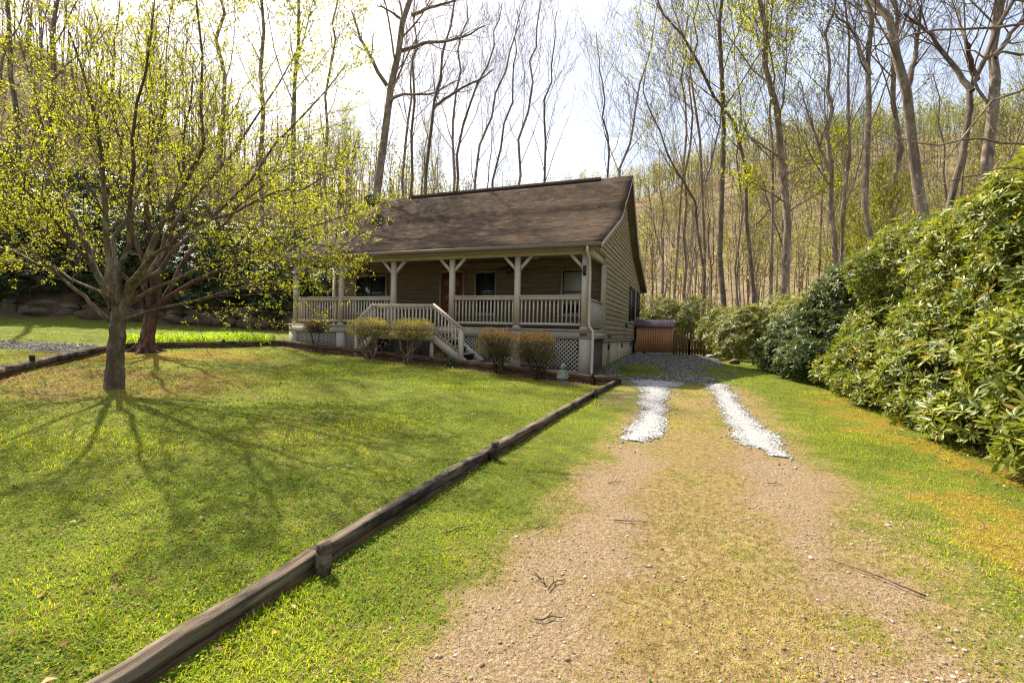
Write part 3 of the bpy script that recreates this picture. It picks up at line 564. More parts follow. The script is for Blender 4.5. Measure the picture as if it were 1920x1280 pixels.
KEY = [
    ('biggest bare tree behind the left end of the roof, leaning right with long limbs', [(705, 365), (715, 270), (728, 190), (740, 110), (760, 40), (785, -40)], 30, .40, 'bark3', [([(726, 161), (697, 113), (672, 60), (659, 20)], .14), ([(749, 97), (801, 79), (859, 76), (910, 48)], .13), ([(733, 190), (749, 176), (807, 178), (860, 150)], .11), ([(772, 29), (801, 16), (846, 4), (870, -15)], .12), ([(755, 39), (733, 22), (707, 10)], .10)], 0),
    ('bare tree with one long right fork behind the roof, left of the twin-footed pair', [(794, 355), (804, 242), (820, 161), (833, 90)], 38, .22, 'bark5', [([(814, 200), (852, 174), (894, 152), (925, 130)], .13)], 0),
    ('bare upright tree sharing one foot with a right-leaning neighbour behind the middle of the roof', [(852, 352), (849, 258), (856, 194), (859, 113)], 40, .19, 'bark3', [], 0),
    ('bare right-leaning tree sharing one foot with an upright neighbour behind the middle of the roof', [(853, 350), (858, 300), (872, 223), (888, 168), (910, 125)], 40.5, .19, 'bark5', [], 0),
    ('slim bare tree leaning right, first right of the twin-footed pair', [(888, 355), (904, 258), (930, 194), (946, 113)], 42, .18, 'bark3', [], 0),
    ('slim bare tree leaning right, second right of the twin-footed pair', [(928, 345), (936, 274), (956, 194), (962, 142)], 44, .17, 'bark5', [], 0),
    ('bare tree with an S-curved trunk and tall narrow top behind the roof ridge', [(959, 345), (969, 274), (988, 200), (998, 129), (1004, 90)], 42, .19, 'bark3', [], 0),
    ('bushy bare tree last before the sky gap behind the roof ridge', [(1019, 339), (1022, 258), (1017, 194), (1035, 140)], 46, .18, 'bark5', [], 0),
    ('bare tree close on the right of the biggest tree, with a crooked trunk', [(755, 345), (762, 226), (770, 170)], 36, .17, 'bark3', [], 0),
    ('bare dark tree between the biggest tree and the long-forked tree behind the roof', [(768, 340), (778, 194), (775, 130)], 37, .18, 'bark5', [], 0),
    ('bare tree first right of the sky gap, over the right end of the roof ridge', [(1137, 335), (1140, 281), (1137, 226), (1128, 175)], 44, .16, 'bark5', [], 0),
    ('bare tree leaning right over the right end of the roof ridge', [(1160, 335), (1175, 280), (1188, 230), (1200, 170), (1215, 120)], 42, .18, 'bark3', [], 0),
    ('smooth dark straight-trunked tree standing tall beyond the storage shed', [(1348, 547), (1353, 350), (1355, 175), (1359, 0)], 26, .23, 'bark5', [], .05),
    ('dark bent tree leaning left across the smooth straight-trunked one, hung with yellow leaf tufts', [(1423, 530), (1412, 350), (1381, 245), (1346, 179), (1298, 109), (1263, 57)], 27, .17, 'bark5', [([(1420, 420), (1470, 360), (1500, 310)], .05)], .55),
    ('thick pale-barked tree with yellow leaf sprays, leaning slightly left in the right woods', [(1478, 520), (1471, 306), (1460, 184), (1443, 88), (1416, 0)], 24, .29, 'bark4', [([(1471, 330), (1530, 300), (1580, 260)], .05), ([(1470, 300), (1410, 260), (1370, 240)], .05), ([(1472, 400), (1520, 370), (1560, 350)], .045), ([(1473, 380), (1425, 350), (1390, 330)], .045)], .8),
    ('slender pale tree close on the left of the thick pale-barked tree', [(1448, 525), (1449, 350), (1443, 219), (1443, 131)], 26, .13, 'bark4', [([(1446, 300), (1400, 250), (1370, 200)], .04)], .7),
    ('dark ridged tree in front of the right woods with crooked upper limbs', [(1559, 545), (1561, 350), (1556, 263), (1554, 197)], 21, .18, 'bark3', [([(1560, 330), (1520, 240), (1500, 150)], .07)], 0),
    ('slender pale-streaked tree close on the right of the dark ridged tree', [(1576, 545), (1585, 350), (1587, 241), (1594, 109)], 21.5, .12, 'bark4', [], .1),
    ('tall grey lichen-marked tree rising from the left top of the big rhododendron', [(1626, 440), (1631, 306), (1637, 175), (1631, 66), (1633, 0)], 19, .19, 'bark3', [([(1632, 140), (1600, 60), (1560, 20)], .07)], 0),
    ('straight brown tree right behind the left-leaning thick tree', [(1675, 400), (1679, 263), (1679, 131), (1677, 0)], 21, .19, 'bark3', [], 0),
    ('thickest rough-barked tree on the right, strongly leaning left', [(1752, 400), (1723, 263), (1701, 166), (1670, 88), (1645, -5)], 16, .26, 'bark4', [([(1701, 166), (1720, 90), (1725, 20)], .1)], 0),
    ('straight thick brown tree at the far right rising from the big rhododendron', [(1854, 340), (1856, 219), (1863, 109), (1867, 0)], 15, .25, 'bark3', [([(1862, 110), (1900, 60), (1940, 10)], .09)], 0),
    ('twisted forked tree between the leaning thick tree and the far right trunk', [(1785, 330), (1810, 245), (1828, 175), (1836, 131), (1863, 44), (1915, -10)], 13, .13, 'bark5', [([(1823, 171), (1793, 131), (1740, 57), (1696, 26)], .08), ([(1832, 150), (1815, 80), (1790, 10)], .07)], 0),
    ('slim bare tree with a kinked trunk nearest the right gable', [(1268, 530), (1274, 328), (1290, 200), (1285, 120)], 34, .15, 'bark3', [], 0),
    ('slim forked tree halfway between the gable and the smooth dark tree', [(1322, 530), (1324, 330), (1305, 200), (1300, 100)], 32, .16, 'bark3', [([(1324, 340), (1345, 260), (1360, 180)], .08)], 0),
    ('curved bare tree arching left beside the slim forked tree', [(1318, 540), (1310, 420), (1285, 340), (1262, 310)], 29, .13, 'bark5', [], 0),
    ('thin straight pale tree right of the smooth dark tree', [(1383, 535), (1383, 306), (1385, 190)], 31, .11, 'bark4', [], .08),
    ('tall tree clothed in yellow new leaves on the slope behind the nearer lawn tree', [(412, 300), (416, 160), (414, 40)], 24, .17, 'bark3', [], .5),
    ('tall tree clothed in yellow new leaves, second on the slope behind the lawn trees', [(486, 300), (488, 160), (492, 20)], 25, .18, 'bark3', [], .5),
    ('tall tree clothed in yellow new leaves, third on the slope behind the lawn trees', [(553, 310), (556, 180), (560, 20)], 25.5, .20, 'bark3', [], .55),
    ('leafy slim tree just left of the biggest tree behind the roof', [(612, 330), (613, 200), (618, 90)], 27, .13, 'bark3', [], .5),
    ('dark trunk at the far left edge seen through the lawn tree', [(22, 330), (25, 160), (15, 20)], 22, .17, 'bark5', [], .1),
    ('dark crooked tree second from the far left edge seen through the lawn tree', [(95, 330), (90, 170), (105, 20)], 23, .19, 'bark5', [], .1),
]
for i, (lb, poly, dep, r, bk, limbs, lf) in enumerate(KEY): key_tree(lb, poly, dep, r, bk, limbs, lf, i, ext=7 if poly[-1][1] < 30 else 6)
# overhanging boughs of a tree standing just beyond the right edge of the view
T = Tree(77); dep = 6.2; base = at(2330, 640, 6.6); base[2] = gzs(base[0], base[1])-.1
o = dict(ORN, minr=.002, k=[0, 4, 3.5, 3], lr=[.5, .3, .45, .5], trop=.0, wob=.1, tips=2)
T.limb([base, base+[.1, .1, 2.], base+[0, .2, 4], base+[.1, 0, 6.5]], .22, .12, o, 3, .99)
for pts, r0 in [([(2330, 330), (2100, 280), (1920, 262), (1850, 263), (1790, 262), (1722, 271), (1660, 258), (1622, 245)], .022), ([(2330, 60), (2080, 90), (1920, 105), (1840, 107), (1775, 95)], .03),
                ([(2330, 90), (2050, 100), (1920, 148), (1845, 218), (1790, 280), (1745, 350), (1720, 375)], .022), ([(2330, -40), (2060, 60), (1900, 40), (1780, 55), (1660, 75), (1600, 90)], .025),
                ([(2330, 280), (2080, 340), (1930, 318), (1850, 325), (1770, 345), (1700, 372)], .018), ([(2330, 0), (2080, -20), (1940, 20), (1830, -10), (1750, -40)], .03)]:
    T.limb(pxl(pts, dep, [.4, 0, -.3, .2]), r0, .004, o, 1, .35, 2.2)
T.make('overhanging_tree', base, 'tree beyond the right edge whose thin pale boughs reach over the biggest rhododendron', 'tree', None, M['bark3'], M['twigp'])
# woods: prototypes, then copies
def proto(seed, H, r, bark, leaf, lean=.04, fork=False):
    T = Tree(seed); rng = T.rng; P = [np.zeros(3)-[0, 0, .3]]; d = nrm(np.array([rng.normal(0, lean), rng.normal(0, lean), 1]))
    for i in range(7): d = nrm(d+rng.normal(0, .035, 3)+[0, 0, .03]); P.append(P[-1]+d*H/7)
    T.limb(P, r, r*.2, dict(FOR, k=[11, 8, 6, 3.5]), 0, .38, H*.85)
    if fork: T.limb([P[3], P[3]+[H*.05, .2, H*.12], P[3]+[H*.1, .3, H*.3], P[3]+[H*.12, 0, H*.45]], r*.55, r*.12, FOR, 1, .3)
    return T.meshes('woods', (0, 0, 0), M[bark], M['twig'], M['yleaf'] if leaf else None, 2 if leaf else 0, .14, .09, .18, leaf)
PRO = [proto(900+i, *a) for i, a in enumerate([(19, .12, 'bark3', 0), (21, .14, 'bark5', 0, .05, True), (16, .09, 'bark4', .2), (20, .12, 'bark3', .15, .06), (14, .07, 'bark4', .5), (18, .10, 'bark5', 0, .06, True), (12, .055, 'bark3', .55, .1), (22, .14, 'bark4', 0), (17, .10, 'bark3', .35, .05, True), (9, .04, 'bark5', .6, .12)])]
BUD = {2, 3, 4, 6, 8, 9}
def wood(i, x, y, sc, rz, label, group):
    m1, m2 = PRO[i]; e = empty('budding_tree' if i in BUD else 'bare_tree', (x, y, gzs(x, y)), label, 'tree', group); e.rotation_euler.z = rz; e.scale = (sc, sc, sc); link('trunk', m1, e); link('crown', m2, e)
rng = rs(55); cnt = 0; placed = []
def zone(n, u0, u1, d0, d1, sc, choices, lab, grp, mind=1.6):
    global cnt
    k = 0; tries = 0
    while k < n and tries < n*30:
        tries += 1; u = rng.uniform(u0, u1); d = math.sqrt(rng.uniform(d0*d0, d1*d1)); p = at(u, 600, d); x, y = p[0], p[1]
        if any((x-a)**2+(y-b)**2 < mind**2 for a, b in placed): continue
        if -13 < x < 3 and y < 14.5: continue
        if x < 5.5 and y < 13: continue
        placed.append((x, y)); i = choices[rng.randint(len(choices))]
        bud = i in BUD
        wood(i, x, y, sc*rng.uniform(.8, 1.15), rng.uniform(0, 6.28), lab[bud], grp[bud]); k += 1
zone(24, 1235, 1950, 30, 52, .95, [0, 1, 2, 3, 4, 5, 6, 7, 8], ['bare slender tree crowded among others in the woods right of the house', 'slender tree with sparse yellow buds crowded among others in the woods right of the house'], ['bare trees in the right woods', 'budding trees in the right woods'])
zone(16, 1235, 2000, 52, 75, 1., [0, 1, 3, 5, 7, 8], ['bare tree deep in the woods at the foot of the right hill', 'budding tree deep in the woods at the foot of the right hill'], ['bare trees below the right hill', 'budding trees below the right hill'])
zone(10, 1500, 2150, 18, 32, .85, [0, 2, 4, 5, 6, 9], ['thin bare tree rising behind the tall rhododendrons on the right', 'thin budding sapling rising behind the tall rhododendrons on the right'], ['bare trees behind the right rhododendrons', 'saplings behind the right rhododendrons'])
zone(30, 640, 1200, 46, 80, .85, [0, 1, 3, 5, 7, 8, 4], ['small far bare tree in the gap behind the roof ridge', 'small far budding tree in the gap behind the roof ridge'], ['far bare trees behind the roof', 'far budding trees behind the roof'])
zone(34, -260, 660, 28, 60, .8, [0, 1, 3, 5, 6, 8, 4, 7], ['bare tree on the brown slope behind the lawn trees', 'budding tree on the brown slope behind the lawn trees'], ['bare trees on the left slope', 'budding trees on the left slope'])
zone(8, -900, -300, 16, 34, .9, [0, 1, 3, 5], ['bare tree on the slope beyond the left edge of the view', 'budding tree on the slope beyond the left edge of the view'], ['bare trees left of the view', 'budding trees left of the view'])
# far wooded hills: reads as one mass
def far_wood():
    rng = rs(66); N = 5200; u = rng.uniform(-500, 2450, N); d = np.sqrt(rng.uniform(58**2, 235**2, N)); th = (u-960)/FPX
    x = CAM[0]+d*(CF[0]+CR[0]*th); y = CAM[1]+d*(CF[1]+CR[1]*th); z = gz(x, y)
    h = rng.uniform(9, 17, N); V = []; F = []; A = []; MI = []; off = 0
    # trunks
    P = np.stack([np.stack([x, y, z-.3], 1), np.stack([x+rng.normal(0, .4, N), y+rng.normal(0, .4, N), z+h*.5], 1), np.stack([x+rng.normal(0, .9, N), y+rng.normal(0, .9, N), z+h*.95], 1)], 1)
    r = np.stack([h*.0075, h*.0055, h*.0018], 1); v, q = tubes([P], [r], [3])
    # limbs
    k = 9; b = np.repeat(np.arange(N), k); t = rng.uniform(.35, .95, N*k); p0 = P[b, 0]*(1-t)[:, None]+P[b, 2]*t[:, None]
    dr = nrm(np.stack([rng.normal(0, 1, N*k), rng.normal(0, 1, N*k), rng.uniform(.6, 1.8, N*k)], 1)); L = h[b]*.26*(1.25-t)
    pl = np.stack([p0, p0+dr*(L*.55)[:, None], p0+dr*L[:, None]+np.array([0, 0, .3])*L[:, None]], 1); rl = np.stack([h[b]*.0035, h[b]*.0022, h[b]*.0008], 1)
    v2, q2 = tubes([pl], [rl], [3])
    # twig and leaf clumps
    green = np.clip(.35+.9*(fbm(x, y, .03, 4)-.35)+rng.normal(0, .15, N)+.6*ss(1280, 1620, u)-.3*ss(900, 300, u), 0, 1)
    kk = (rng.rand(N)*20+62*green).astype(int)+8; b = np.repeat(np.arange(N), kk); n = len(b)
    a = rng.uniform(0, 6.283, n); tt = rng.uniform(.4, 1.05, n); rad = h[b]*.24*(1.3-tt)*np.sqrt(rng.rand(n))
    c = P[b, 0]*(1-tt)[:, None]+P[b, 2]*tt[:, None]+np.stack([np.cos(a)*rad, np.sin(a)*rad, rng.normal(0, .4, n)], 1)
    D = rdir(rng, n); v3, f3 = quadleaf(c, D, rdir(rng, n), rng.uniform(.22, .6, n)*(.6+d[b]/260), rng.uniform(.15, .4, n)*(.6+d[b]/260), rng)
    rn = np.clip(rng.normal(.45, .2, n)+(.5-green[b])*1.1, 0, 1)
    me = mesh('far_woods', np.concatenate([v, v2, v3]), [np.concatenate([q, q2+len(v)]), f3+len(v)+len(v2)], {'rnd': np.r_[np.zeros(len(v)+len(v2)), np.repeat(rn, 4)]}, M['twigf'])
    me.materials.append(M['fleaf']); mi = np.zeros(len(me.polygons), np.int32); mi[len(q)+len(q2):] = 1; me.polygons.foreach_set('material_index', mi)
    tag(link('forest', me), 'hazy mass of budding woods covering the far hillsides', None, None, 'stuff')
    # low brush on the woodland floor
    N = 3800; u = rng.uniform(-300, 2200, N); d = np.sqrt(rng.uniform(26**2, 75**2, N)); th = (u-960)/FPX
    x = CAM[0]+d*(CF[0]+CR[0]*th); y = CAM[1]+d*(CF[1]+CR[1]*th)
    ok = ~((x > -13.5)*(x < 4.5)*(y < 14)); x, y, u = x[ok], y[ok], u[ok]; z = gz(x, y); N = len(x)
    k = 26; b = np.repeat(np.arange(N), k); n = N*k; hh = rng.uniform(.7, 3.2, N); c = np.stack([x[b]+rng.normal(0, .6, n), y[b]+rng.normal(0, .6, n), z[b]+hh[b]*rng.rand(n)**.8], 1)
    v3, f3 = quadleaf(c, rdir(rng, n), rdir(rng, n), rng.uniform(.10, .26, n), rng.uniform(.06, .16, n), rng)
    k2 = 7; b2 = np.repeat(np.arange(N), k2); n2 = N*k2; p0 = np.stack([x[b2]+rng.normal(0, .2, n2), y[b2]+rng.normal(0, .2, n2), z[b2]-.05], 1)
    dr = nrm(np.stack([rng.normal(0, .5, n2), rng.normal(0, .5, n2), np.ones(n2)], 1)); pl = np.stack([p0, p0+dr*(hh[b2]*.5)[:, None], p0+dr*(hh[b2]*1.1)[:, None]+rng.normal(0, .15, (n2, 3))], 1)
    v2, q2 = tubes([pl], [np.broadcast_to(np.array([.014, .01, .004]), (n2, 3))], [3])
    me = mesh('brush', np.concatenate([v2, v3]), [q2, f3+len(v2)], {'rnd': np.r_[np.zeros(len(v2)), np.repeat(np.clip(rng.normal(.5, .28, n), 0, 1), 4)]}, M['twig']); me.materials.append(M['fleaf'])
    mi = np.zeros(len(me.polygons), np.int32); mi[len(q2):] = 1; me.polygons.foreach_set('material_index', mi)
    tag(link('undergrowth', me), 'tangled brush and budding saplings on the woodland floor', None, None, 'stuff')
M['twigf'] = bark_mat('far_bark', (.13, .10, .075), (.24, .185, .135), (.34, .27, .20), .5)
far_wood()
# ------------------------------------------------------------------ rhododendrons
def rhodo(label, lumps, nw, seed, leafL=.13, mat='rleaf', bias=0., name='rhododendron', stems=14, group=None, cat='shrub'):
    """lumps: (x, y, z above ground, rx, ry, rz)"""
    rng = rs(seed); Ls = np.array([(x, y, gzs(x, y)+z, a, b, c) for x, y, z, a, b, c in lumps])
    area = Ls[:, 3]*Ls[:, 4]+Ls[:, 3]*Ls[:, 5]+Ls[:, 4]*Ls[:, 5]; pr = area/area.sum()
    # secondary bumps give an uneven outline
    B = []
    for i, L in enumerate(Ls):
        for _ in range(7):
            dd = rdir(rng, 1)[0]; dd[2] = abs(dd[2])*.9-.15; B.append((L[0]+dd[0]*L[3]*.85, L[1]+dd[1]*L[4]*.85, L[2]+dd[2]*L[5]*.85, *(L[3:6]*rng.uniform(.22, .42))))
    B = np.concatenate([Ls, np.array(B)]); area = B[:, 3]*B[:, 4]+B[:, 3]*B[:, 5]+B[:, 4]*B[:, 5]; pr = area/area.sum()
    n = nw*2; b = rng.choice(len(B), n, p=pr); dd = rdir(rng, n); rr = 1-np.abs(rng.normal(0, .13, n)); rr = np.where(rng.rand(n) < .2, rng.uniform(.4, .9, n), rr)
    P = B[b, :3]+dd*B[b, 3:6]*rr[:, None]; N = nrm(dd/B[b, 3:6])
    ins = np.zeros(n, bool)
    for L in B:
        q = (((P-L[:3])/L[3:6])**2).sum(1); ins |= (q < .42)
    keep = (~ins | (rng.rand(n) < .12)) & (P[:, 2] > gz(P[:, 0], P[:, 1])+.06); P, N = P[keep][:nw], N[keep][:nw]; n = len(P)
    ax = nrm(N*.8+np.array([0, 0, .65])+rng.normal(0, .35, (n, 3)))
    k = 8; b = np.repeat(np.arange(n), k); m = n*k; ph = np.tile(np.arange(k)*2*math.pi/k, n)+np.repeat(rng.uniform(0, 6.28, n), k)+rng.normal(0, .15, m)
    e1 = nrm(np.cross(ax, [.3, .5, .2])); e2 = np.cross(ax, e1); el = rng.normal(.28+bias, .32, m)
    D = (e1[b]*np.cos(ph)[:, None]+e2[b]*np.sin(ph)[:, None])*np.cos(el)[:, None]+ax[b]*np.sin(el)[:, None]
    sz = leafL*rng.uniform(.65, 1.2, m)*np.repeat(rng.uniform(.8, 1.15, n), k)
    V, F = ovalleaf(P[b]+D*.012, D, ax[b], sz, sz*rng.uniform(.26, .34, m), .12)
    rn = np.clip(np.repeat(rng.normal(.42, .2, n), k)+rng.normal(0, .13, m), 0, .97); rn = np.where(rng.rand(m) < .012, 1., rn)
    c0 = Ls[:, :3].mean(0); c0[2] = gzs(c0[0], c0[1])
    e = empty(name, c0, label, cat, group)
    link('foliage', mesh('foliage', V-c0, [F], {'rnd': np.repeat(rn, 7)}, M[mat]), e)
    pol = []
    for i in range(stems):
        L = Ls[rng.randint(len(Ls))]; f = np.array([L[0]+rng.normal(0, L[3]*.25), L[1]+rng.normal(0, L[4]*.25), 0]); f[2] = gzs(f[0], f[1])-.05; q = P[rng.randint(n)]
        tg = L[:3]+rdir(rng, 1)[0]*L[3:6]*.8; mid = (f+tg)/2+rng.normal(0, .15, 3); pol.append(np.array([f, (f+mid)/2+rng.normal(0, .05, 3), mid, (mid+tg)/2+rng.normal(0, .06, 3), tg]))
    for i in range(min(n//3, 700)):
        q = P[i*3 % n]; L = Ls[np.argmin((((q-Ls[:, :3])/Ls[:, 3:6])**2).sum(1))]; a0 = q-ax[i*3 % n]*.1; s0 = q+(L[:3]-q)*.45+rng.normal(0, .08, 3); pol.append(np.array([s0, s0*.65+q*.35+rng.normal(0, .03, 3), s0*.4+q*.6, a0, q]))
    pol = np.array(pol); rad = np.concatenate([np.broadcast_to([.03, .025, .02, .015, .008], (stems, 5)), np.broadcast_to([.009, .008, .007, .006, .004], (len(pol)-stems, 5))])
    V, Q = tubes([pol], [rad], [5]); link('stems', mesh('stems', V-c0, [Q], None, M['rstem'], True), e)
    return e
rhodo('biggest rhododendron at the right edge, tall and sunlit with long glossy leaves', [(8.3, -4.7, 1.2, 1.5, 1.8, 1.5), (7.1, -5.6, .8, 1.35, 1.3, 1.1), (8.0, -6.6, .7, 1.6, 1.0, 1.1), (9.8, -4.2, 1.8, 1.8, 1.8, 1.9), (6.5, -6.5, .35, .8, .8, .55), (5.95, -5.5, .28, .5, .8, .38), (5.9, -7.2, .25, .5, .7, .35), (9.4, -5.6, 1.2, 1.5, 1.2, 1.4), (8.2, -3.3, 2.5, 1.5, 1.4, 1.75), (7.5, -3.9, 1.7, 1.1, 1.1, 1.3)], 10500, 1, .13)
rhodo('rounded sunlit rhododendron next left of the biggest one', [(7.3, -2.4, .9, 1.4, 1.5, 1.2), (6.5, -3.6, .5, 1.0, 1.1, .8), (8.4, -2.2, 1.4, 1.5, 1.6, 1.5), (6.0, -2.7, .3, .6, .9, .4), (5.95, -4.3, .25, .5, .7, .35), (7.5, -2.2, 2.2, 1.2, 1.3, 1.4)], 6000, 2, .125)
rhodo('rhododendron third from the right edge, leaning over the mossy verge', [(7.3, .4, .9, 1.4, 1.5, 1.25), (6.4, -.7, .5, 1.0, 1.0, .8), (8.4, .6, 1.5, 1.5, 1.5, 1.5), (5.95, .5, .35, .6, .9, .45), (5.9, -1.3, .25, .5, .7, .35), (7.6, .7, 2.35, 1.35, 1.3, 1.5)], 5200, 3, .125)
rhodo('dark bluish rhododendron where the hedge meets the far gravel', [(6.1, 3.6, .9, 1.25, 1.4, 1.2), (5.4, 2.6, .55, .75, .8, .75), (6.9, 4.2, 1.3, 1.2, 1.4, 1.3), (5.5, 1.6, .5, .8, .8, .6), (5.0, 3.9, .5, .6, .8, .6), (6.9, 3.6, 1.95, 1.15, 1.2, 1.25)], 3600, 4, .14, 'rmid')
rhodo('pale sunlit rhododendron behind the picket gate', [(4.6, 8.8, .9, 1.3, 1.4, 1.3), (4.0, 10.4, 1.0, 1.3, 1.2, 1.3), (5.9, 9.0, 1.3, 1.4, 1.4, 1.4)], 2400, 5, .15, 'rsunlit')
rhodo('pale sunlit rhododendron directly behind the storage shed', [(1.2, 13.8, 1.3, 1.5, 1.1, 1.5), (2.8, 13.4, 1.4, 1.4, 1.1, 1.6), (.2, 15.5, 1.5, 1.5, 1.3, 1.8)], 2200, 6, .16, 'rsunlit')
rhodo('dense rhododendron filling the hedge between the dark bluish one and the gate', [(6.9, 7.0, 1.2, 1.5, 1.6, 1.5), (8.5, 5.6, 1.7, 1.6, 1.6, 1.9)], 2000, 7, .16, 'rsunlit')
rhodo('tall rhododendron thicket rising behind the middle of the right hedge', [(9.8, 2.6, 1.8, 1.7, 1.9, 2.0), (10.6, -.8, 1.9, 1.8, 1.9, 2.2)], 2200, 8, .17)
def bank(s, d): p = WA+WDIR*s+WN*d; return p[0], p[1]
for i, (s, lb) in enumerate([(-5.5, 'dark rhododendron on the bank beyond the left edge of the stone wall'), (-1.5, 'dark rhododendron above the left end of the stone wall'), (2., 'dark rhododendron above the big flat boulder left of the nearer lawn tree'), (5.2, 'dark rhododendron above the stone wall between the two lawn trees'), (8.4, 'dark rhododendron above the stone wall, in line with the daylily bed'), (11.6, 'dark rhododendron above the right end of the stone wall'), (15., 'dark rhododendron behind the left end of the porch'), (18.5, 'dark rhododendron beside the back left corner of the house')]):
    a = bank(s, 1.3); b = bank(s+.8, 2.9); c = bank(s-.9, 2.6); d = bank(s+1.2, 1.2)
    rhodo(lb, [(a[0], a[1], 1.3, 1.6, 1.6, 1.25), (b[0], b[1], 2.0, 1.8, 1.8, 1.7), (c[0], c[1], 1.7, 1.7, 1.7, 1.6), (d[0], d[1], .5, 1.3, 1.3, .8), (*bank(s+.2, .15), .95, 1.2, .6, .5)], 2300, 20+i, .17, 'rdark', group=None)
for i, (s, dd, lb) in enumerate([(-3., 6.2, 'tall glossy rhododendron high on the slope at the far left'), (1.2, 6.4, 'tall glossy rhododendron high on the slope behind the nearer lawn tree'), (5.5, 6.3, 'tall glossy rhododendron high on the slope behind the farther lawn tree'), (10., 6., 'tall glossy rhododendron on the slope left of the satellite dish'), (14.2, 5.4, 'tall glossy rhododendron on the slope right behind the satellite dish')]):
    a = bank(s, dd); b = bank(s+1.6, dd+1.2)
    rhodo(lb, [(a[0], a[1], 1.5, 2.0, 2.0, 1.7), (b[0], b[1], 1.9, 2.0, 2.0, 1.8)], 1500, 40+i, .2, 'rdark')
# ------------------------------------------------------------------ stone retaining wall
def boulder(mb, c, rx, ry, rz, rng):
    import bmesh
    bm = bmesh.new(); bmesh.ops.create_icosphere(bm, subdivisions=3, radius=1.); V = np.array([v.co for v in bm.verts]); F = np.array([[v.index for v in f.verts] for f in bm.faces]); bm.free()
    for _ in range(9):
        dd = rdir(rng, 1)[0]; h = rng.uniform(.55, .85); k = V@dd; V = V-np.maximum(k-h, 0)[:, None]*dd
    s = rng.randint(1000); V = V*(1+.10*(fbm(V[:, 0]+V[:, 2]*.7+7, V[:, 1]+V[:, 2]+9, 2.2, s)[:, None]-.5)*2)
    a = math.atan2(WDIR[1], WDIR[0])+rng.normal(0, .15); V = V*[rx, ry, rz]; V = np.stack([V[:, 0]*math.cos(a)-V[:, 1]*math.sin(a), V[:, 0]*math.sin(a)+V[:, 1]*math.cos(a), V[:, 2]], 1)
    mb.add(V+c, [F], rng.rand())
t = NT('field_stone'); n = t.noise(3, 7, None, .7); c = t.ramp(n, [(.3, (.045, .032, .022)), (.5, (.12, .085, .055)), (.7, (.21, .16, .11))]); c = t.mix(t.ramp(t.noise(1.7, 4), [(.52, 0.), (.64, .7)]), c, (.07, .075, .03)); t.bump(t.noise(9, 6, None, .7), .9, .06); M['stone'] = t.done(c, .92, .2)
e = empty('stone_wall', (*bank(4, 0), gzs(*bank(4, -.3))), 'low dry retaining wall of brown boulders at the foot of the left bank', 'stone wall')
rng = rs(71); s = -8.
while s < 16.5:
    w = rng.uniform(.45, 1.3); x, y = bank(s+w*.5, .05); z = gzs(*bank(s+w*.5, -.5)); hgt = rng.uniform(.3, .48)
    if 14.6 < s < 16: w *= .8
    mb = MB(); boulder(mb, np.array([x, y, z+hgt*.6]), w*.62, .42, hgt, rng); mb.build('stone', M['stone'], e, True)
    if rng.rand() < .8:
        x, y = bank(s+w*rng.uniform(.3, .7), .3); mb = MB(); h2 = rng.uniform(.2, .34); boulder(mb, np.array([x, y, z+hgt*1.45]), w*rng.uniform(.4, .65), .36, h2, rng); mb.build('stone', M['stone'], e, True)
    s += w*.98
# ------------------------------------------------------------------ house
HB = np.array([-5.4, 6., -1.0])
H = empty('house', HB, 'brown clapboard cottage with a long front porch and a steep shingled roof', 'house')
LX = -10.8; D1 = 2.19; D2 = 11.9
PROF = np.array([(-.34, 2.34), (1.4, 3.10), (2.7, 3.67), (3.3, 3.98), (3.75, 4.34), (5.6, 5.95), (7.35, 4.36), (7.85, 3.95), (8.5, 3.62), (12.25, 2.26)])
def roofz(y): return np.interp(y, PROF[:, 0], PROF[:, 1])
def part(name, mb, mat, parent=None, smooth=False): return mb.build(name, M[mat] if isinstance(mat, str) else mat, parent or H, smooth)
# siding walls: real lapped courses
def siding(name, axis_, pos, a0, a1, zb, top, out, mat, exp=.165, wav=.012, low=None, seed=0, lip=1.):
    rng = rs(seed); a = np.linspace(a0, a1, int((a1-a0)*14)); mb = MB(); zt = top(a); k = 0; z = zb
    while z < zt.max():
        wv = wav*(fbm(a, a*0+k*3.7, 1.6, seed)-.5)*2
        lo = np.full_like(a, z)+wv; hi = np.full_like(a, z+exp+.015)
        if low is not None: l_ = low(a); lo = np.maximum(lo, l_); hi = np.maximum(hi, l_)
        lo = np.minimum(lo, zt); hi = np.minimum(hi, zt)
        th = lip*(.040+.016*fbm(a, a*0+k, 1.1, seed+3))
        def pt(c, zz_, o): return np.stack([a, pos+o*np.ones_like(a), zz_], 1) if axis_ == 'x' else np.stack([pos+o*np.ones_like(a), a, zz_], 1)
        V = np.concatenate([pt(a, lo, out*.002), pt(a, lo, out*th), pt(a, hi, out*.006)]); n = len(a); i = np.arange(n-1)
        ok = (hi[:-1]-lo[:-1] > .002) | (hi[1:]-lo[1:] > .002); i = i[ok]
        q = np.concatenate([np.stack([i, i+1, n+i+1, n+i], 1), np.stack([n+i, n+i+1, 2*n+i+1, 2*n+i], 1)])
        if (axis_ == 'x' and out > 0) or (axis_ == 'y' and out < 0): q = q[:, ::-1]
        if len(q): mb.add(V, [q], rng.rand())
        z += exp; k += 1
    return part(name, mb, mat)
siding('wall', 'y', 0., -.28, D2, -.29, lambda a: roofz(a)-.03, 1, 'side', low=lambda a: np.where(a < D1-.005, 2.3, -1), seed=3)
siding('wall', 'y', LX, -.28, D2, -.29, lambda a: roofz(a)-.03, -1, 'side', low=lambda a: np.where(a < D1-.005, 2.3, -1), seed=4)
siding('wall', 'x', D1, LX, 0, .0, lambda a: 2.3+0*a, -1, 'front', .17, .004, seed=5, lip=.5)
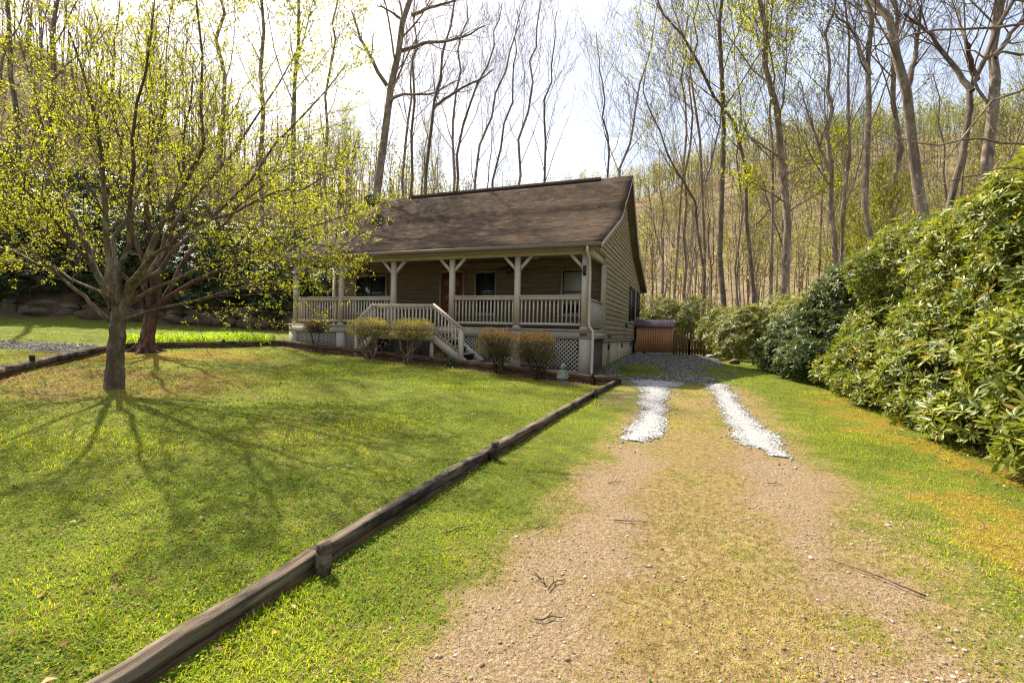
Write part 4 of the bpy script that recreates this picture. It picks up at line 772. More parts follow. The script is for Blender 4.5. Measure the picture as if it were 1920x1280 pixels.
siding('wall', 'x', D2, LX, 0, -.29, lambda a: 2.35+0*a, 1, 'side', seed=6)
mb = MB(); mb.box(LX+.02, -.02, D1+.02, D2-.02, -.28, 2.2); part('wall_core', mb, 'dark')
mb = MB()
for sx in (-.06, LX+.06):
    pts = [(y, roofz(y)-.08) for y in np.linspace(-.2, D2, 60)]; V = [(sx, y, 2.31) for y, z in pts]+[(sx, y, z) for y, z in pts]; n = len(pts); i = np.arange(n-1)
    mb.add(V, [np.stack([i, i+1, n+i+1, n+i], 1)])
part('gable_backing', mb, 'soff')
mb = MB(); mb.box(-.11, .035, D1-.05, D1+.05, -.29, 2.3); part('corner_board', mb, 'side')
mb = MB(); mb.box(LX-.035, LX+.11, D1-.05, D1+.05, -.29, 2.3); part('corner_board', mb, 'trim')
mb = MB(); mb.box(-.1, .03, D2-.05, D2+.04, -.29, 2.2); part('corner_board', mb, 'side')
# foundation
mb = MB(); mb.box(-.35, -.03, D1, D2, -1.6, -.31); mb.box(LX+.03, LX+.35, D1, D2, -1.6, -.31); mb.box(LX+.03, -.03, D2-.3, D2-.02, -1.6, -.31); fo = part('foundation', mb, 'found')
mb = MB(); mb.box(-.04, .035, D1, D2, -.345, -.30); part('sill_board', mb, 'trim')
for y in (3.2, 6.3, 9.1):
    mb = MB(); mb.box(-.06, -.02, y, y+.36, -.62, -.44)
    for k in range(4): mb.box(-.03, -.015, y+.02+k*.085, y+.07+k*.085, -.6, -.46)
    part('vent', mb, 'dark', fo)
mb = MB(); mb.box(-.10, -.01, .12, D1-.0, -1.7, -.27); part('brick_skirt', mb, 'brick')
# roof
X0, X1 = LX-.33, .35
def roofmesh():
    ys = np.concatenate([np.linspace(a, b, 6)[:-1] for a, b in zip(PROF[:-1, 0], PROF[1:, 0])]+[[PROF[-1, 0]]]); zs = roofz(ys)
    # soften the flare
    for _ in range(3):
        m = np.abs(ys-5.6) > .4; z2 = zs.copy(); z2[1:-1] = (zs[:-2]+2*zs[1:-1]+zs[2:])/4; zs = np.where(m, z2, zs)
    arc = np.r_[0, np.cumsum(np.hypot(np.diff(ys), np.diff(zs)))]; ip = np.argmin(np.abs(ys-5.6)); vv = np.where(np.arange(len(ys)) <= ip, arc, 2*arc[ip]-arc)
    xs = np.linspace(X0, X1, 40); n, m = len(ys), len(xs); Xg, Yg = np.meshgrid(xs, ys); Zg = np.repeat(zs[:, None], m, 1)+.012*(fbm(Xg, Yg, .5, 8)-.5)
    V = np.stack([Xg, Yg, Zg], -1).reshape(-1, 3); i = np.arange(n*m).reshape(n, m); q = np.stack([i[:-1, :-1], i[:-1, 1:], i[1:, 1:], i[1:, :-1]], -1).reshape(-1, 4)
    uv = np.stack([Xg, np.repeat(vv[:, None], m, 1)], -1).reshape(-1, 2)
    # thickness: lower sheet and edge
    bo = np.concatenate([i[0], i[1:, -1], i[-1, ::-1][1:], i[::-1, 0][1:-1]]); k = len(bo); V2 = V[bo]-[0, 0, .035]; b2 = len(V)+np.arange(k); j = (np.arange(k)+1) % k
    q2 = np.stack([bo, b2, b2[j], bo[j]], 1); V = np.concatenate([V, V2]); uv = np.concatenate([uv, uv[bo]])
    rf = link('roof', mesh('roof', V-HB, [q, q2], None, M['shingle'], False, uv), H)
    return rf, ys, zs
ROOF, RY, RZ = roofmesh()
mb = MB()   # ridge vent cap
for sgn in (-1, 1): mb.add([(-9.6, 5.6, 6.015), (-.9, 5.6, 6.015), (-.9, 5.6+sgn*.17, 5.875), (-9.6, 5.6+sgn*.17, 5.875), (-9.6, 5.6+sgn*.17, 5.82), (-.9, 5.6+sgn*.17, 5.82)], [[(0, 1, 2, 3), (3, 2, 5, 4)]])
part('ridge_cap', mb, 'shingle', ROOF)
for xa, xb in ((.03, X1), (X0, LX-.03)):
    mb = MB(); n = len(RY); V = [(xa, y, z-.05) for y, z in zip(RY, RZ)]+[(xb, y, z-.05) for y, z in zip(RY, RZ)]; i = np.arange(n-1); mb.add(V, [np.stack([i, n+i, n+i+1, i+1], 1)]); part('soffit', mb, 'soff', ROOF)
mb = MB()
for x in (X1-.02, X0+.02):
    n = len(RY); V = []
    for dx_ in (-.018, .018): V += [(x+dx_, y, z-.038) for y, z in zip(RY, RZ)]+[(x+dx_, y, z-.20) for y, z in zip(RY, RZ)]
    i = np.arange(n-1); mb.add(V, [np.concatenate([np.stack([i, n+i, n+i+1, i+1], 1), np.stack([2*n+i, 2*n+i+1, 3*n+i+1, 3*n+i], 1), np.stack([n+i, 3*n+i, 3*n+i+1, n+i+1], 1), np.stack([i, i+1, 2*n+i+1, 2*n+i], 1)])])
part('rake_board', mb, 'trim', ROOF)
mb = MB(); mb.box(X0+.04, X1-.04, -.315, -.285, 2.13, 2.30); part('fascia_board', mb, 'soff', ROOF)
mb = MB(); mb.box(X0+.02, X1+.0, D2+.28, D2+.33, 2.05, 2.24); mb.box(X0+.02, X1, D2+.02, D2+.28, 2.06, 2.09); part('fascia_board', mb, 'soff', ROOF)
g_ = [(-.32, 2.225), (-.39, 2.215), (-.43, 2.245), (-.435, 2.322), (-.42, 2.322), (-.415, 2.252), (-.39, 2.228), (-.325, 2.24)]; V = [(x, y, z) for x in (X0, X1) for y, z in g_]; n = len(g_); i = np.arange(n); j = (i+1) % n
mb = MB(); mb.add(V, [np.stack([i, i+n, j+n, j], 1), i[None], (i+n)[None, ::-1]]); gut = part('gutter', mb, 'gut', ROOF)
mb = MB(); mb.tube([(-.02, -.385, 2.22), (-.02, -.385, 2.10), (-.0, -.14, 1.92), (.02, -.13, 1.5), (.02, -.13, .16), (.045, -.13, .06), (.13, -.13, -.03), (.14, -.13, -.12), (.13, -.13, -1.15), (.16, -.2, -1.21), (.2, -.34, -1.24)], .038, 8); part('downspout', mb, 'trim')
# porch
mb = MB(); mb.box(LX, .12, -.09, D1, -.045, .0); part('deck', mb, 'trim2')
mb = MB(); mb.box(LX+.02, .10, -.05, -.01, -.262, -.047); part('fascia_board', mb, 'trim2')
mb = MB(); mb.box(.06, .10, -.01, D1-.06, -.262, -.047); part('fascia_board', mb, 'trim2')
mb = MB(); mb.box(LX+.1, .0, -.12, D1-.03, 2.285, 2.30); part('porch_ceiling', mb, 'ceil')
mb = MB(); mb.box(LX+.15, -.06, -.07, .07, 2.077, 2.275); part('beam', mb, 'trim')
mb = MB(); mb.box(-.145, -.02, .075, D1-.06, 2.08, 2.27); part('beam', mb, 'trim')
PX = [-10.5, -8.49, -6.39, -4.26, -2.12, -.142]
for x in PX:
    mb = MB(); mb.box(x-.075, x+.075, -.075, .075, 0.06, 2.077); mb.box(x-.10, x+.10, -.098, .1, .002, .06); pst = part('post', mb, 'trim')
    for s_ in (-1, 1):
        if (x == PX[0] and s_ < 0) or (x == PX[-1] and s_ > 0): continue
        mb = MB(); mb.bar((x+s_*.06, 0, 1.70), (x+s_*.42, 0, 2.085), .085, .085, (0, 1, 0)); part('brace', mb, 'trim', pst)
mb = MB(); mb.box(-.10, -.03, D1-.12, D1-.055, 0, 2.08); part('post', mb, 'trim')
def railing(x0, x1, y=0.):
    mb = MB(); mb.box(x0, x1, y-.07, y+.07, .915, .95); mb.box(x0, x1, y-.05, y-.012, .82, .912); mb.box(x0, x1, y-.05, y-.012, .10, .17); r = part('railing', mb, 'trim')
    n = int(round((x1-x0)/.118)); base = None
    for k in range(n):
        x = x0+(k+.5)*(x1-x0)/n
        if base is None:
            m = MB(); m.box(-.019, .019, -.019, .019, .11, .913); base = m.me('baluster', M['trim'])
        link('baluster', base, r, np.array([x, y+.008, 0])-HB)
for a, b in ((0, 1), (1, 2), (3, 4), (4, 5)): railing(PX[a]+.076, PX[b]-.076)
mb = MB(); mb.box(LX+.02, LX+.09, .08, D1-.05, .92, .95); mb.box(LX+.04, LX+.08, .08, D1-.05, .10, .16); r = part('railing', mb, 'trim')
m = MB(); m.box(-.019, .019, -.019, .019, .11, .92); me_ = m.me('baluster', M['trim'])
for k in range(14): link('baluster', me_, r, np.array([LX+.06, .2+k*.135, 0])-HB)
mb = MB(); mb.box(-.11, -.07, .08, D1-.06, .05, .84); mb.box(-.13, -.03, .08, D1-.06, .842, .88)
for k in range(16): mb.box(-.069, -.062, .10+k*.125, .20+k*.125, .06, .83)
part('side_panel', mb, 'trim2')
# skirt: piers and lattice
PIER = [(-10.78, -10.45), (-8.66, -8.33), (-6.42, -6.1), (-4.42, -4.1), (-2.28, -1.98), (-.26, .10)]
for a, b in PIER:
    mb = MB(); mb.box(a, b, -.045, .25, gzs((a+b)/2, 0)-.3, -.264); part('pier', mb, 'trim2')
def lattice(x0, x1):
    z1 = -.266; mb = MB(); zb = lambda x: gzs(x, -.05)+.03; st = .118; w = .033
    zm = min(zb(x0), zb(x1))
    for sgn in (1, -1):
        y = -.012 if sgn > 0 else -.003
        c = x0-(z1-zm)*1.; 
        while c < x1+(z1-zm):
            # line x = c + sgn*(z - zm) [sgn>0] ; clipped to the opening
            lo, hi = zm, z1
            xa = c if sgn > 0 else c+0; 
            pts = []
            for z in np.linspace(zm, z1, 24):
                x = c+(z-zm)*sgn
                if x0 <= x <= x1 and z >= zb(x): pts.append((x, z))
            if len(pts) > 1:
                (xa, za), (xb, zb2) = pts[0], pts[-1]; mb.bar((xa, y, za), (xb, y, zb2), .008, w, (sgn*-1, 0, 1))
            c += st
    mb.box(x0, x1, -.02, .0, zm, zm+.05)
    part('lattice', mb, 'trim2')
for k in range(5):
    if k != 2: lattice(PIER[k][1]+.0, PIER[k+1][0])
lattice(-6.1, -4.42)
mb = MB(); mb.box(LX+.1, -.2, .42, .47, -1.6, -.27); part('lattice_shade_backing', mb, 'dark')  # dark sheet added in place of the shade behind the lattice
# windows and door on the front wall
def window(x0, x1, z0, z1, nsash=1, blind=False, wall='x', p=D1, label=None):
    f = MB(); w = .07
    def bx(mb, a0, a1, d0, d1, q0, q1):
        if wall == 'x': mb.box(a0, a1, p-d1, p-d0, q0, q1)
        else: mb.box(p+d0, p+d1+.035, a0, a1, q0, q1)
    bx(f, x0-w, x0, .0, .062, z0-w, z1+w); bx(f, x1, x1+w, .0, .062, z0-w, z1+w); bx(f, x0, x1, .0, .06, z1, z1+w); bx(f, x0, x1, .0, .06, z0-w, z0)
    wo = part('window', f, 'wtrim' if wall == 'x' else 'bronze')
    for k in range(nsash):
        a = x0+(x1-x0)*k/nsash; b = x0+(x1-x0)*(k+1)/nsash; s_ = MB(); e_ = .035
        if nsash > 1 and k: bx(s_, a-.035, a+.035, .0, .058, z0, z1)
        bx(s_, a, a+e_, .0, .05, z0, z1) if k == 0 else None; bx(s_, b-e_, b, .0, .05, z0, z1) if k == nsash-1 else None
        bx(s_, a+e_, b-e_, .0, .05, z0, z0+e_); bx(s_, a+e_, b-e_, .0, .05, z1-e_, z1); bx(s_, a+e_, b-e_, .0, .047, (z0+z1)/2-.02, (z0+z1)/2+.02)
        part('sash', s_, 'black', wo)
    g = MB(); bx(g, x0, x1, .0, .036, z0, z1); part('pane', g, 'glass', wo)
    if blind: g = MB(); bx(g, x0+.04, x1-.04, .037, .041, z0+.28, z1-.05); part('blind', g, 'blind', wo)
    s_ = MB(); bx(s_, x0-.1, x1+.1, .0, .09, z0-w-.04, z0-w-.002); part('sill', s_, 'trim', wo)
window(-9.66, -8.3, .55, 1.9, 2); window(-4.5, -3.78, .55, 1.93); window(-1.36, -.62, .55, 1.93, 1, True)
window(7.95, 9.35, .55, 1.9, 2, wall='y', p=0.0); window(10.6, 11.3, .8, 1.9, 1, wall='y', p=0.)
f = MB(); f.box(-5.96, -5.88, D1-.07, D1, .0, 2.05); f.box(-5.02, -4.94, D1-.07, D1, .0, 2.05); f.box(-5.88, -5.02, D1-.068, D1, 1.97, 2.05); d = part('door_frame', f, 'wtrim')
f = MB(); f.box(-5.88, -5.02, D1-.05, D1, .02, 1.97)
for a, b in ((-5.78, -5.49), (-5.41, -5.12)):
    for z0, z1 in ((.15, .75), (.85, 1.35), (1.45, 1.85)): f.box(a, b, D1-.058, D1-.05, z0, z1)
d = part('door', f, 'door'); f = MB(); f.tube([(-5.1, D1-.05, .98), (-5.1, D1-.10, .98), (-5.1, D1-.12, .98)], [.018, .018, .035], 10); part('handle', f, 'bronze', d)
f = MB(); f.box(-.18, -.10, -.105, -.075, 1.48, 1.75); f.lathe((-.14, -.14, 1.5), [(.03, 0), (.045, .03), (.05, .13), (.03, .19), (.008, .24)], 10); part('porch_lamp', f, 'black')
f = MB(); f.box(.03, .06, 6.85, 6.95, .28, .40); f.lathe((.09, 6.9, .2), [(.03, 0), (.05, .05), (.03, .12)], 8); f.bar((.055, 6.9, -.29), (.055, 6.9, .28), .012, .012); part('wall_lamp', f, 'bronze')
f = MB(); f.tube([(.03, 2.86, -.2), (.12, 2.86, -.2), (.14, 2.86, -.26)], .022, 8); f.lathe((.09, 2.86, -.17), [(.05, 0), (.05, .02)], 10); part('spigot', f, 'bronze')
f = MB(); f.lathe((-1.95, 1.1, 2.16), [(.06, .125), (.06, .09), (.13, .07), (.12, .02), (.04, 0)], 14); part('ceiling_light', f, 'blind')
f = MB(); f.box(-.235, -.03, -.062, -.05, -.185, -.085); pl = part('house_number', f, 'soff')
cu = bpy.data.curves.new('digits', 'FONT'); cu.body = '16863'; cu.size = .085; cu.extrude = .003; cu.align_x = 'CENTER'; cu.align_y = 'CENTER'; cu.materials.append(M['dark'])
dt = bpy.data.objects.new('digit_curve', cu); dme = bpy.data.meshes.new_from_object(dt); bpy.data.objects.remove(dt); dg = link('digits', dme, pl); dg.location = np.array([-.1325, -.066, -.135])-HB; dg.rotation_euler = (R_(90), 0, 0)
# stairs with a landing
SY0, SY1 = -1.2, -.1; LA, LB = -6.26, -4.2; LZ = -.17
st = MB(); st.box(LA, LB, SY0, SY1, LZ-.04, LZ); st.box(LA, LB, SY0-.02, SY0+.02, LZ-.24, LZ-.042); stair = part('staircase', st, 'trim')
for x in (LA+.06, LB-.06):
    m = MB(); m.box(x-.05, x+.05, SY0+.03, SY0+.13, gzs(x, -1.2)-.2, LZ-.05); part('support_post', m, 'trim', stair)
NB = {}
for sg, xs, xe in ((-1, LA, -6.84), (1, LB, -3.28)):
    zg = gzs(xe, -1.2); n = 4; 
    for k in range(1, n+1):
        x = xs+(xe-xs)*(k-.5)/(n-.6) if sg > 0 else xs+(xe-xs)*(k-.5)/(n-.4); z = LZ+(zg-LZ)*k/(n+.6); m = MB(); m.box(min(x-.15, x+.15), max(x-.15, x+.15), SY0+.05, SY1-.05, z-.035, z); part('tread', m, 'trim2', stair)
        m = MB(); m.box(x+sg*.10-.01, x+sg*.10+.01, SY0+.06, SY1-.06, z-.16, z-.037); part('riser', m, 'dark', stair)
    for y in (SY0, SY1-.02):
        m = MB(); m.bar((xs, y+.02, LZ-.14), (xe+sg*.12, y+.02, zg+.05), .04, .24, (0, 0, 1)); part('stringer', m, 'trim', stair)
    m = MB(); m.box(xe-.05, xe+.05, SY0-.05, SY0+.05, zg-.2, zg+1.02); part('newel_post', m, 'trim', stair)
    m = MB(); p0 = np.array([xs, SY0, LZ+.79]); p1 = np.array([xe+sg*.08, SY0, zg+.98]); m.bar(p0, p1, .10, .045); m.bar(p0-[0, -.02, .07], p1-[0, -.02, .07], .035, .09); m.bar((xs, SY0+.02, LZ+.02), (xe, SY0+.02, zg+.32), .04, .07); part('handrail', m, 'trim', stair)
    nb = 6 if sg < 0 else 8
    for k in range(nb):
        f_ = (k+.7)/(nb+.4); x = xs+(xe-xs)*f_; zt = LZ+.75+(zg+.94-LZ-.75)*f_; zb = LZ+.0+(zg+.28-LZ)*f_; m = MB(); m.box(x-.018, x+.018, SY0-.03, SY0+.006, zb, zt); part('baluster', m, 'trim', stair)
m = MB(); m.box(LA-.02, LB+.02, SY0-.05, SY0+.05, LZ+.745, LZ+.79); m.box(LA, LB, SY0, SY0+.035, LZ+.65, LZ+.743); m.box(LA, LB, SY0, SY0+.035, LZ+.04, LZ+.11); part('handrail', m, 'trim', stair)
for k in range(17):
    x = LA+.06+k*(LB-LA-.12)/16; m = MB(); m.box(x-.018, x+.018, SY0-.036, SY0-.001, LZ-.1, LZ+.744); part('baluster', m, 'trim', stair)
# string of small bulbs under the hand rail
mb = MB(); zg1 = gzs(-6.84, -1.2); zg2 = gzs(-3.28, -1.2)
path = [(-6.9, zg1+.9), (LA, LZ+.72), (LB, LZ+.72), (-3.2, zg2+.88)]
for (xa, za), (xb, zb) in zip(path[:-1], path[1:]):
    n = int(math.hypot(xb-xa, zb-za)/.13)
    for k in range(n): tt = (k+.5)/n; mb.lathe((xa+(xb-xa)*tt, SY0-.05, za+(zb-za)*tt), [(.004, -.016), (.014, -.006), (.014, .006), (.004, .016)], 6)
    mb.tube([(xa, SY0-.052, za+.014), ((xa+xb)/2, SY0-.052, (za+zb)/2+.012), (xb, SY0-.052, zb+.014)], .004, 4)
tag(mb.build('light_string', M['bulb'] if 'bulb' in M else paint_mat('white_bulb', (.7, .68, .6), .05, .4), None, False, (-5.2, SY0, .5)), 'string of tiny white bulbs under the porch stair handrail', 'string lights')
# ceiling fans
def fan(x, label):
    e = empty('ceiling_fan', (x, 1.1, 2.28), label, 'ceiling fan', 'porch ceiling fans')
    m = MB(); m.lathe((x, 1.1, 1.72), [(.05, 0), (.09, .03), (.10, .1), (.12, .13), (.13, .2), (.06, .26), (.014, .28), (.014, .5), (.06, .52), (.06, .555)], 14); m.build('motor', M['black'], e)
    for k in range(5):
        a = k*1.2566+.4; c_, s_ = math.cos(a), math.sin(a); m = MB(); m.bar((x+c_*.12, 1.1+s_*.12, 1.9), (x+c_*.6, 1.1+s_*.6, 1.88), .13, .012); m.build('blade', M['bronze'], e)
fan(-8.23, 'dark ceiling fan hanging in front of the wide porch window'); fan(-2.85, 'dark ceiling fan hanging beside the second porch post from the right')
# satellite dish at the left rake
e = empty('satellite_dish', (-10.85, 4.35, roofz(4.35)+.0), 'dark grey satellite dish on the left end of the roof', 'satellite dish')
dc = np.array([-10.75, 4.30, roofz(4.35)+.62]); ax_ = nrm(np.array([-.35, .35, .55])); e1 = nrm(np.cross(ax_, [0, 0, 1])); e2 = np.cross(ax_, e1); a = np.linspace(0, 6.2832, 24, endpoint=False); V = []
for r in (.0001, .1, .2, .29): V.append(dc+ax_*(r*r*1.2)+r*(e1*np.cos(a)[:, None]+e2*1.1*np.sin(a)[:, None]))
for r in (.29, .2, .1, .0001): V.append(dc-ax_*.012+ax_*(r*r*1.2)+r*(e1*np.cos(a)[:, None]+e2*1.1*np.sin(a)[:, None]))
i = np.arange(24); j = (i+1) % 24; mb = MB(); mb.add(np.concatenate(V), [np.concatenate([np.stack([k*24+i, k*24+j, (k+1)*24+j, (k+1)*24+i], 1) for k in range(7)])]); mb.build('dish', M['grey'], e, True)
mb = MB(); mb.tube([(-10.85, 4.35, roofz(4.35)-.02), (-10.85, 4.35, roofz(4.35)+.35), dc-ax_*.03], .022, 8); mb.build('mast', M['grey'], e)
mb = MB(); fp = dc+ax_*.38-e2*.2; mb.tube([dc-e2*.3, dc-e2*.32+ax_*.2, fp], .014, 6); mb.bar(fp-e1*.06, fp+e1*.06, .06, .06); mb.build('arm', M['conc'], e)
# ------------------------------------------------------------------ shed, fence
e = empty('storage_shed', (.95, 10.4, gzs(.95, 10)), 'low brown ribbed metal storage shed beside the house', 'shed'); zb = gzs(.95, 9.9)+.10
mb = MB()
for x0, x1, y, n_ in ((.14, 1.74, 9.9, 15),):
    for k in range(n_):
        a = x0+(x1-x0)*k/n_; b = a+(x1-x0)/n_*.72; mb.box(a, b, y, y+.04, zb, zb+1.22); mb.box(b, a+(x1-x0)/n_, y+.018, y+.04, zb, zb+1.22)
for k in range(10):
    a = 9.94+k*.12; mb.box(1.72, 1.745, a, a+.09, zb, zb+1.22); mb.box(.14, .165, a, a+.09, zb, zb+1.22); mb.box(1.70, 1.722, a+.09, a+.12, zb, zb+1.22); mb.box(.162, .18, a+.09, a+.12, zb, zb+1.22)
mb.box(.2, 1.7, 10.1, 11.1, zb, zb+1.2); mb.build('wall', M['shed'], e)
mb = MB(); mb.box(1.722, 1.765, 9.88, 9.93, zb, zb+1.24); mb.box(.12, 1.76, 9.885, 9.91, zb+1.16, zb+1.235); mb.build('trim_strip', M['shed'], e)
mb = MB(); V = [(.08, 9.8, zb+1.2), (1.82, 9.8, zb+1.2), (1.82, 10.5, zb+1.52), (.08, 10.5, zb+1.52), (.08, 11.2, zb+1.2), (1.82, 11.2, zb+1.2)]; V2 = [(a, b, c_-.03) for a, b, c_ in V]; mb.add(V+V2, [[(0, 1, 2, 3), (3, 2, 5, 4), (7, 6, 9, 8), (8, 9, 10, 11), (0, 6, 7, 1), (1, 7, 8, 2), (2, 8, 11, 5), (3, 9, 6, 0), (4, 10, 9, 3), (5, 11, 10, 4)]])
for k in range(13): x = .1+k*.142; mb.bar((x, 9.8, zb+1.212), (x, 10.5, zb+1.532), .02, .02)
mb.build('roof', M['shedroof'], e)
mb = MB(); mb.box(.14, .42, 9.92, 10.3, zb-.25, zb-.002); mb.box(.56, 1.28, 9.92, 10.3, zb-.25, zb-.002); mb.box(1.42, 1.74, 9.92, 10.3, zb-.25, zb-.002); mb.build('base_block', M['conc'], e)
def pickets(name, x0, x1, y, h, label, cat):
    z = gzs((x0+x1)/2, y); e = empty(name, ((x0+x1)/2, y, z), label, cat)
    rng = rs(int(x0*10)); m = MB(); m.box(x0, x1, y+.02, y+.06, z+.2, z+.28); m.box(x0, x1, y+.02, y+.06, z+h-.25, z+h-.17); m.build('rail', M['fence'], e)
    n = int((x1-x0)/.115)
    for k in range(n):
        a = x0+(k+.15)*(x1-x0)/n; hh = h+rng.uniform(-.03, .03); m = MB(); V = [(a, y, z+.05), (a+.08, y, z+.05), (a+.08, y, z+hh-.05), (a+.04, y, z+hh), (a, y, z+hh-.05)]; V += [(p, y+.018, q) for p, _, q in V]
        m.add(V, [[(0, 1, 2, 3, 4), (9, 8, 7, 6, 5)], [(0, 5, 6, 1), (1, 6, 7, 2), (2, 7, 8, 3), (3, 8, 9, 4), (4, 9, 5, 0)]]); m.build('picket', M['fence'], e)
    for x in (x0-.05, x1+.05): m = MB(); m.box(x-.05, x+.05, y+.0, y+.1, z-.1, z+h+.04); m.build('post', M['fence'], e)
pickets('picket_fence', 1.86, 2.42, 10.3, 1.0, 'short weathered picket fence panel beside the shed', 'fence')
pickets('picket_gate', 2.53, 3.05, 10.3, .98, 'weathered picket gate between the fence panel and the hedge', 'gate')
# ------------------------------------------------------------------ landscape timbers
def timber(mb, p, q, w, h, rng, n=14, rd=.35):
    """worn round-edged log from p to q (centre line)"""
    p = np.array(p, float); q = np.array(q, float); d = nrm(q-p); s = nrm(np.cross(d, [0, 0, 1.])) if abs(d[2]) < .9 else np.array([1., 0, 0]); u = np.cross(s, d); tt = np.linspace(0, 1, n); a = np.linspace(0, 6.2832, 12, endpoint=False)
    sq = lambda c: np.sign(c)*np.abs(c)**.42; prof = np.stack([sq(np.cos(a))*w/2, sq(np.sin(a))*h/2], 1); V = []
    for k, t_ in enumerate(tt):
        j = 1+rng.normal(0, .025, 12); e_ = 1.
        c = p+(q-p)*t_+s*rng.normal(0, .005)+u*rng.normal(0, .004); V.append(c+s*(prof[:, :1]*j[:, None]*e_)+u*(prof[:, 1:]*j[:, None]*e_))
    V = np.concatenate(V); i = np.arange(12); j = (i+1) % 12
    mb.add(V, [np.concatenate([np.stack([k*12+i, k*12+j, (k+1)*12+j, (k+1)*12+i], 1) for k in range(n-1)]), i[None, ::-1], (i+12*(n-1))[None]], rng.rand())
def edging(path, label, layers, joints=None, mats=('timber2', 'timber'), stakes=(), name='log_edging', w=.15, h=.13, side=1, so=.1):
    rng = rs(len(label)); c = np.mean(path, axis=0); e = empty(name, (c[0], c[1], gzs(*c)), label, 'log edging')
    for k in range(layers):
        for (a, b) in zip(path[:-1], path[1:]):
            a = np.array(a); b = np.array(b); m = MB(); za = gzs(*a)+h*(k+.5)-.055; zb = gzs(*b)+h*(k+.5)-.055; g_ = nrm(b-a)*.008
            timber(m, [a[0]+g_[0], a[1]+g_[1], za], [b[0]-g_[0], b[1]-g_[1], zb], w-.012*(1-k % 2), h-.004, rng); m.build('log', M[mats[min(k, len(mats)-1)]], e)
    for (x, y, hh) in stakes:
        m = MB(); z = gzs(x, y); timber(m, [x, y, z-.1], [x, y, z+hh], .072, .072, rng, 5); m.build('stake', M['timber'], e)
    return e
edging(TIMR, 'long grey weathered log edging between the lawn and the drive, running towards the viewer', 2, stakes=[(.785, -10.72, .18), (.795, -8.28, .20), (.99, -3.86, .19), (1.09, -1.5, .19)], w=.092, h=.085)
edging(TIML, 'dark log edging curving round the left lawn and the daylily bed', 2, mats=('timber2', 'timber'), stakes=[(-8.63, -7.95, .27), (-10.9, -2.45, .25)], w=.15, h=.12)
edging(TIMF+[(1.02, -1.46)], 'stacked red-brown log edging in front of the porch', 2, mats=('timber2', 'timber2'), stakes=[(.53, -1.92, .27)], w=.15, h=.135)
# ------------------------------------------------------------------ clipped shrubs at the porch
def clipped(label, base, cx, cz, rx, rz, ry, mat, nleaf, stems, seed, spike=0., ls=.032, name='clipped_shrub', sm='rstem', solid=.8):
    rng = rs(seed); b = np.array([base[0], base[1], gzs(base[0], base[1])]); c = np.array([cx, base[1], cz]); e = empty(name, b, label, 'shrub', 'clipped shrubs before the porch')
    pol = []; rad = []
    for k in range(stems):
        a = rng.uniform(0, 6.28); f = b+[rng.normal(0, .07), rng.normal(0, .05), -.04]; tg = c+rdir(rng, 1)[0]*[rx*.85, ry*.85, rz*.5]; mid = f*.55+tg*.45+rng.normal(0, .05, 3); mid[:2] = f[:2]*.6+tg[:2]*.4+rng.normal(0, .03, 2)
        pol.append(np.array([f, (f+mid)/2+rng.normal(0, .02, 3), mid, (mid+tg)/2+rng.normal(0, .03, 3), tg])); rad.append([.026, .022, .018, .012, .006])
    nt = 260
    for k in range(nt):
        dd = rdir(rng, 1)[0]; q = c+dd*[rx, ry, rz]*rng.uniform(.75, 1.); s0 = c+(q-c)*rng.uniform(.1, .5)+[0, 0, -rz*.35]; pol.append(np.array([s0, s0*.75+q*.25+rng.normal(0, .02, 3), s0*.5+q*.5, s0*.25+q*.75, q+[0, 0, spike*rng.rand()]])); rad.append([.006, .005, .004, .003, .002])
    V, Q = tubes([np.array(pol)], [np.array(rad)], [5]); link('stems', mesh('stems', V-b, [Q], None, M[sm], True), e)
    n = nleaf; dd = rdir(rng, n); dd[:, 2] = np.where(dd[:, 2] < 0, dd[:, 2]*.8, dd[:, 2]); rr = rng.uniform(0, 1, n)**(1/4.5); sq = np.sign(dd)*np.abs(dd)**solid; q_ = fbm(dd[:, 0]*1.3+dd[:, 1]*.7+5+seed, dd[:, 2]*1.2+dd[:, 1]*.5+3, 2.1, seed); keep_ = rng.rand(n) < .35+1.3*fbm(dd[:, 0]+seed, dd[:, 2]+dd[:, 1]*.6, 4.2, seed+2)**1.3*1.4; P = c+sq*[rx, ry, rz]*rr[:, None]*(.78+.42*q_+.1*(rng.rand(n)-.5))[:, None]; P[~keep_] = c+(P[~keep_]-c)*rng.uniform(.3, .8, ((~keep_).sum(), 1))
    P[:, 2] += spike*rng.rand(n)*(dd[:, 2] > 0)
    D = nrm(dd+rdir(rng, n)*.8+[0, 0, .5]); V, F = quadleaf(P, D, rdir(rng, n), ls*rng.uniform(.6, 1.4, n), ls*.55*rng.uniform(.7, 1.3, n), rng)
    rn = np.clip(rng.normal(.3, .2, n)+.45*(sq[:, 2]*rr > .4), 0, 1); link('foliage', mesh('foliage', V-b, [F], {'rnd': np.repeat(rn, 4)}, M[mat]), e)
clipped('small dark round-headed shrub on a single stem at the left end of the porch', (-8.2, -1.35), -8.3, -.10, .40, .22, .38, 'oleaf', 2600, 3, 1, name='clipped_shrub', ls=.03)
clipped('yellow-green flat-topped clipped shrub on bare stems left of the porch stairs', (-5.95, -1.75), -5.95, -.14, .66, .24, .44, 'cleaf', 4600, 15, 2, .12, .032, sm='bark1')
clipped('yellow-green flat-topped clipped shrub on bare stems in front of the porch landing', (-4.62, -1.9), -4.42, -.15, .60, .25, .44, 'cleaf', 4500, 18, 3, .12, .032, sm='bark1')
clipped('bronze-tipped clipped shrub right of the porch stairs', (-1.85, -1.95), -1.92, -.46, .50, .42, .45, 'oleaf', 7000, 9, 4, .03, .03)
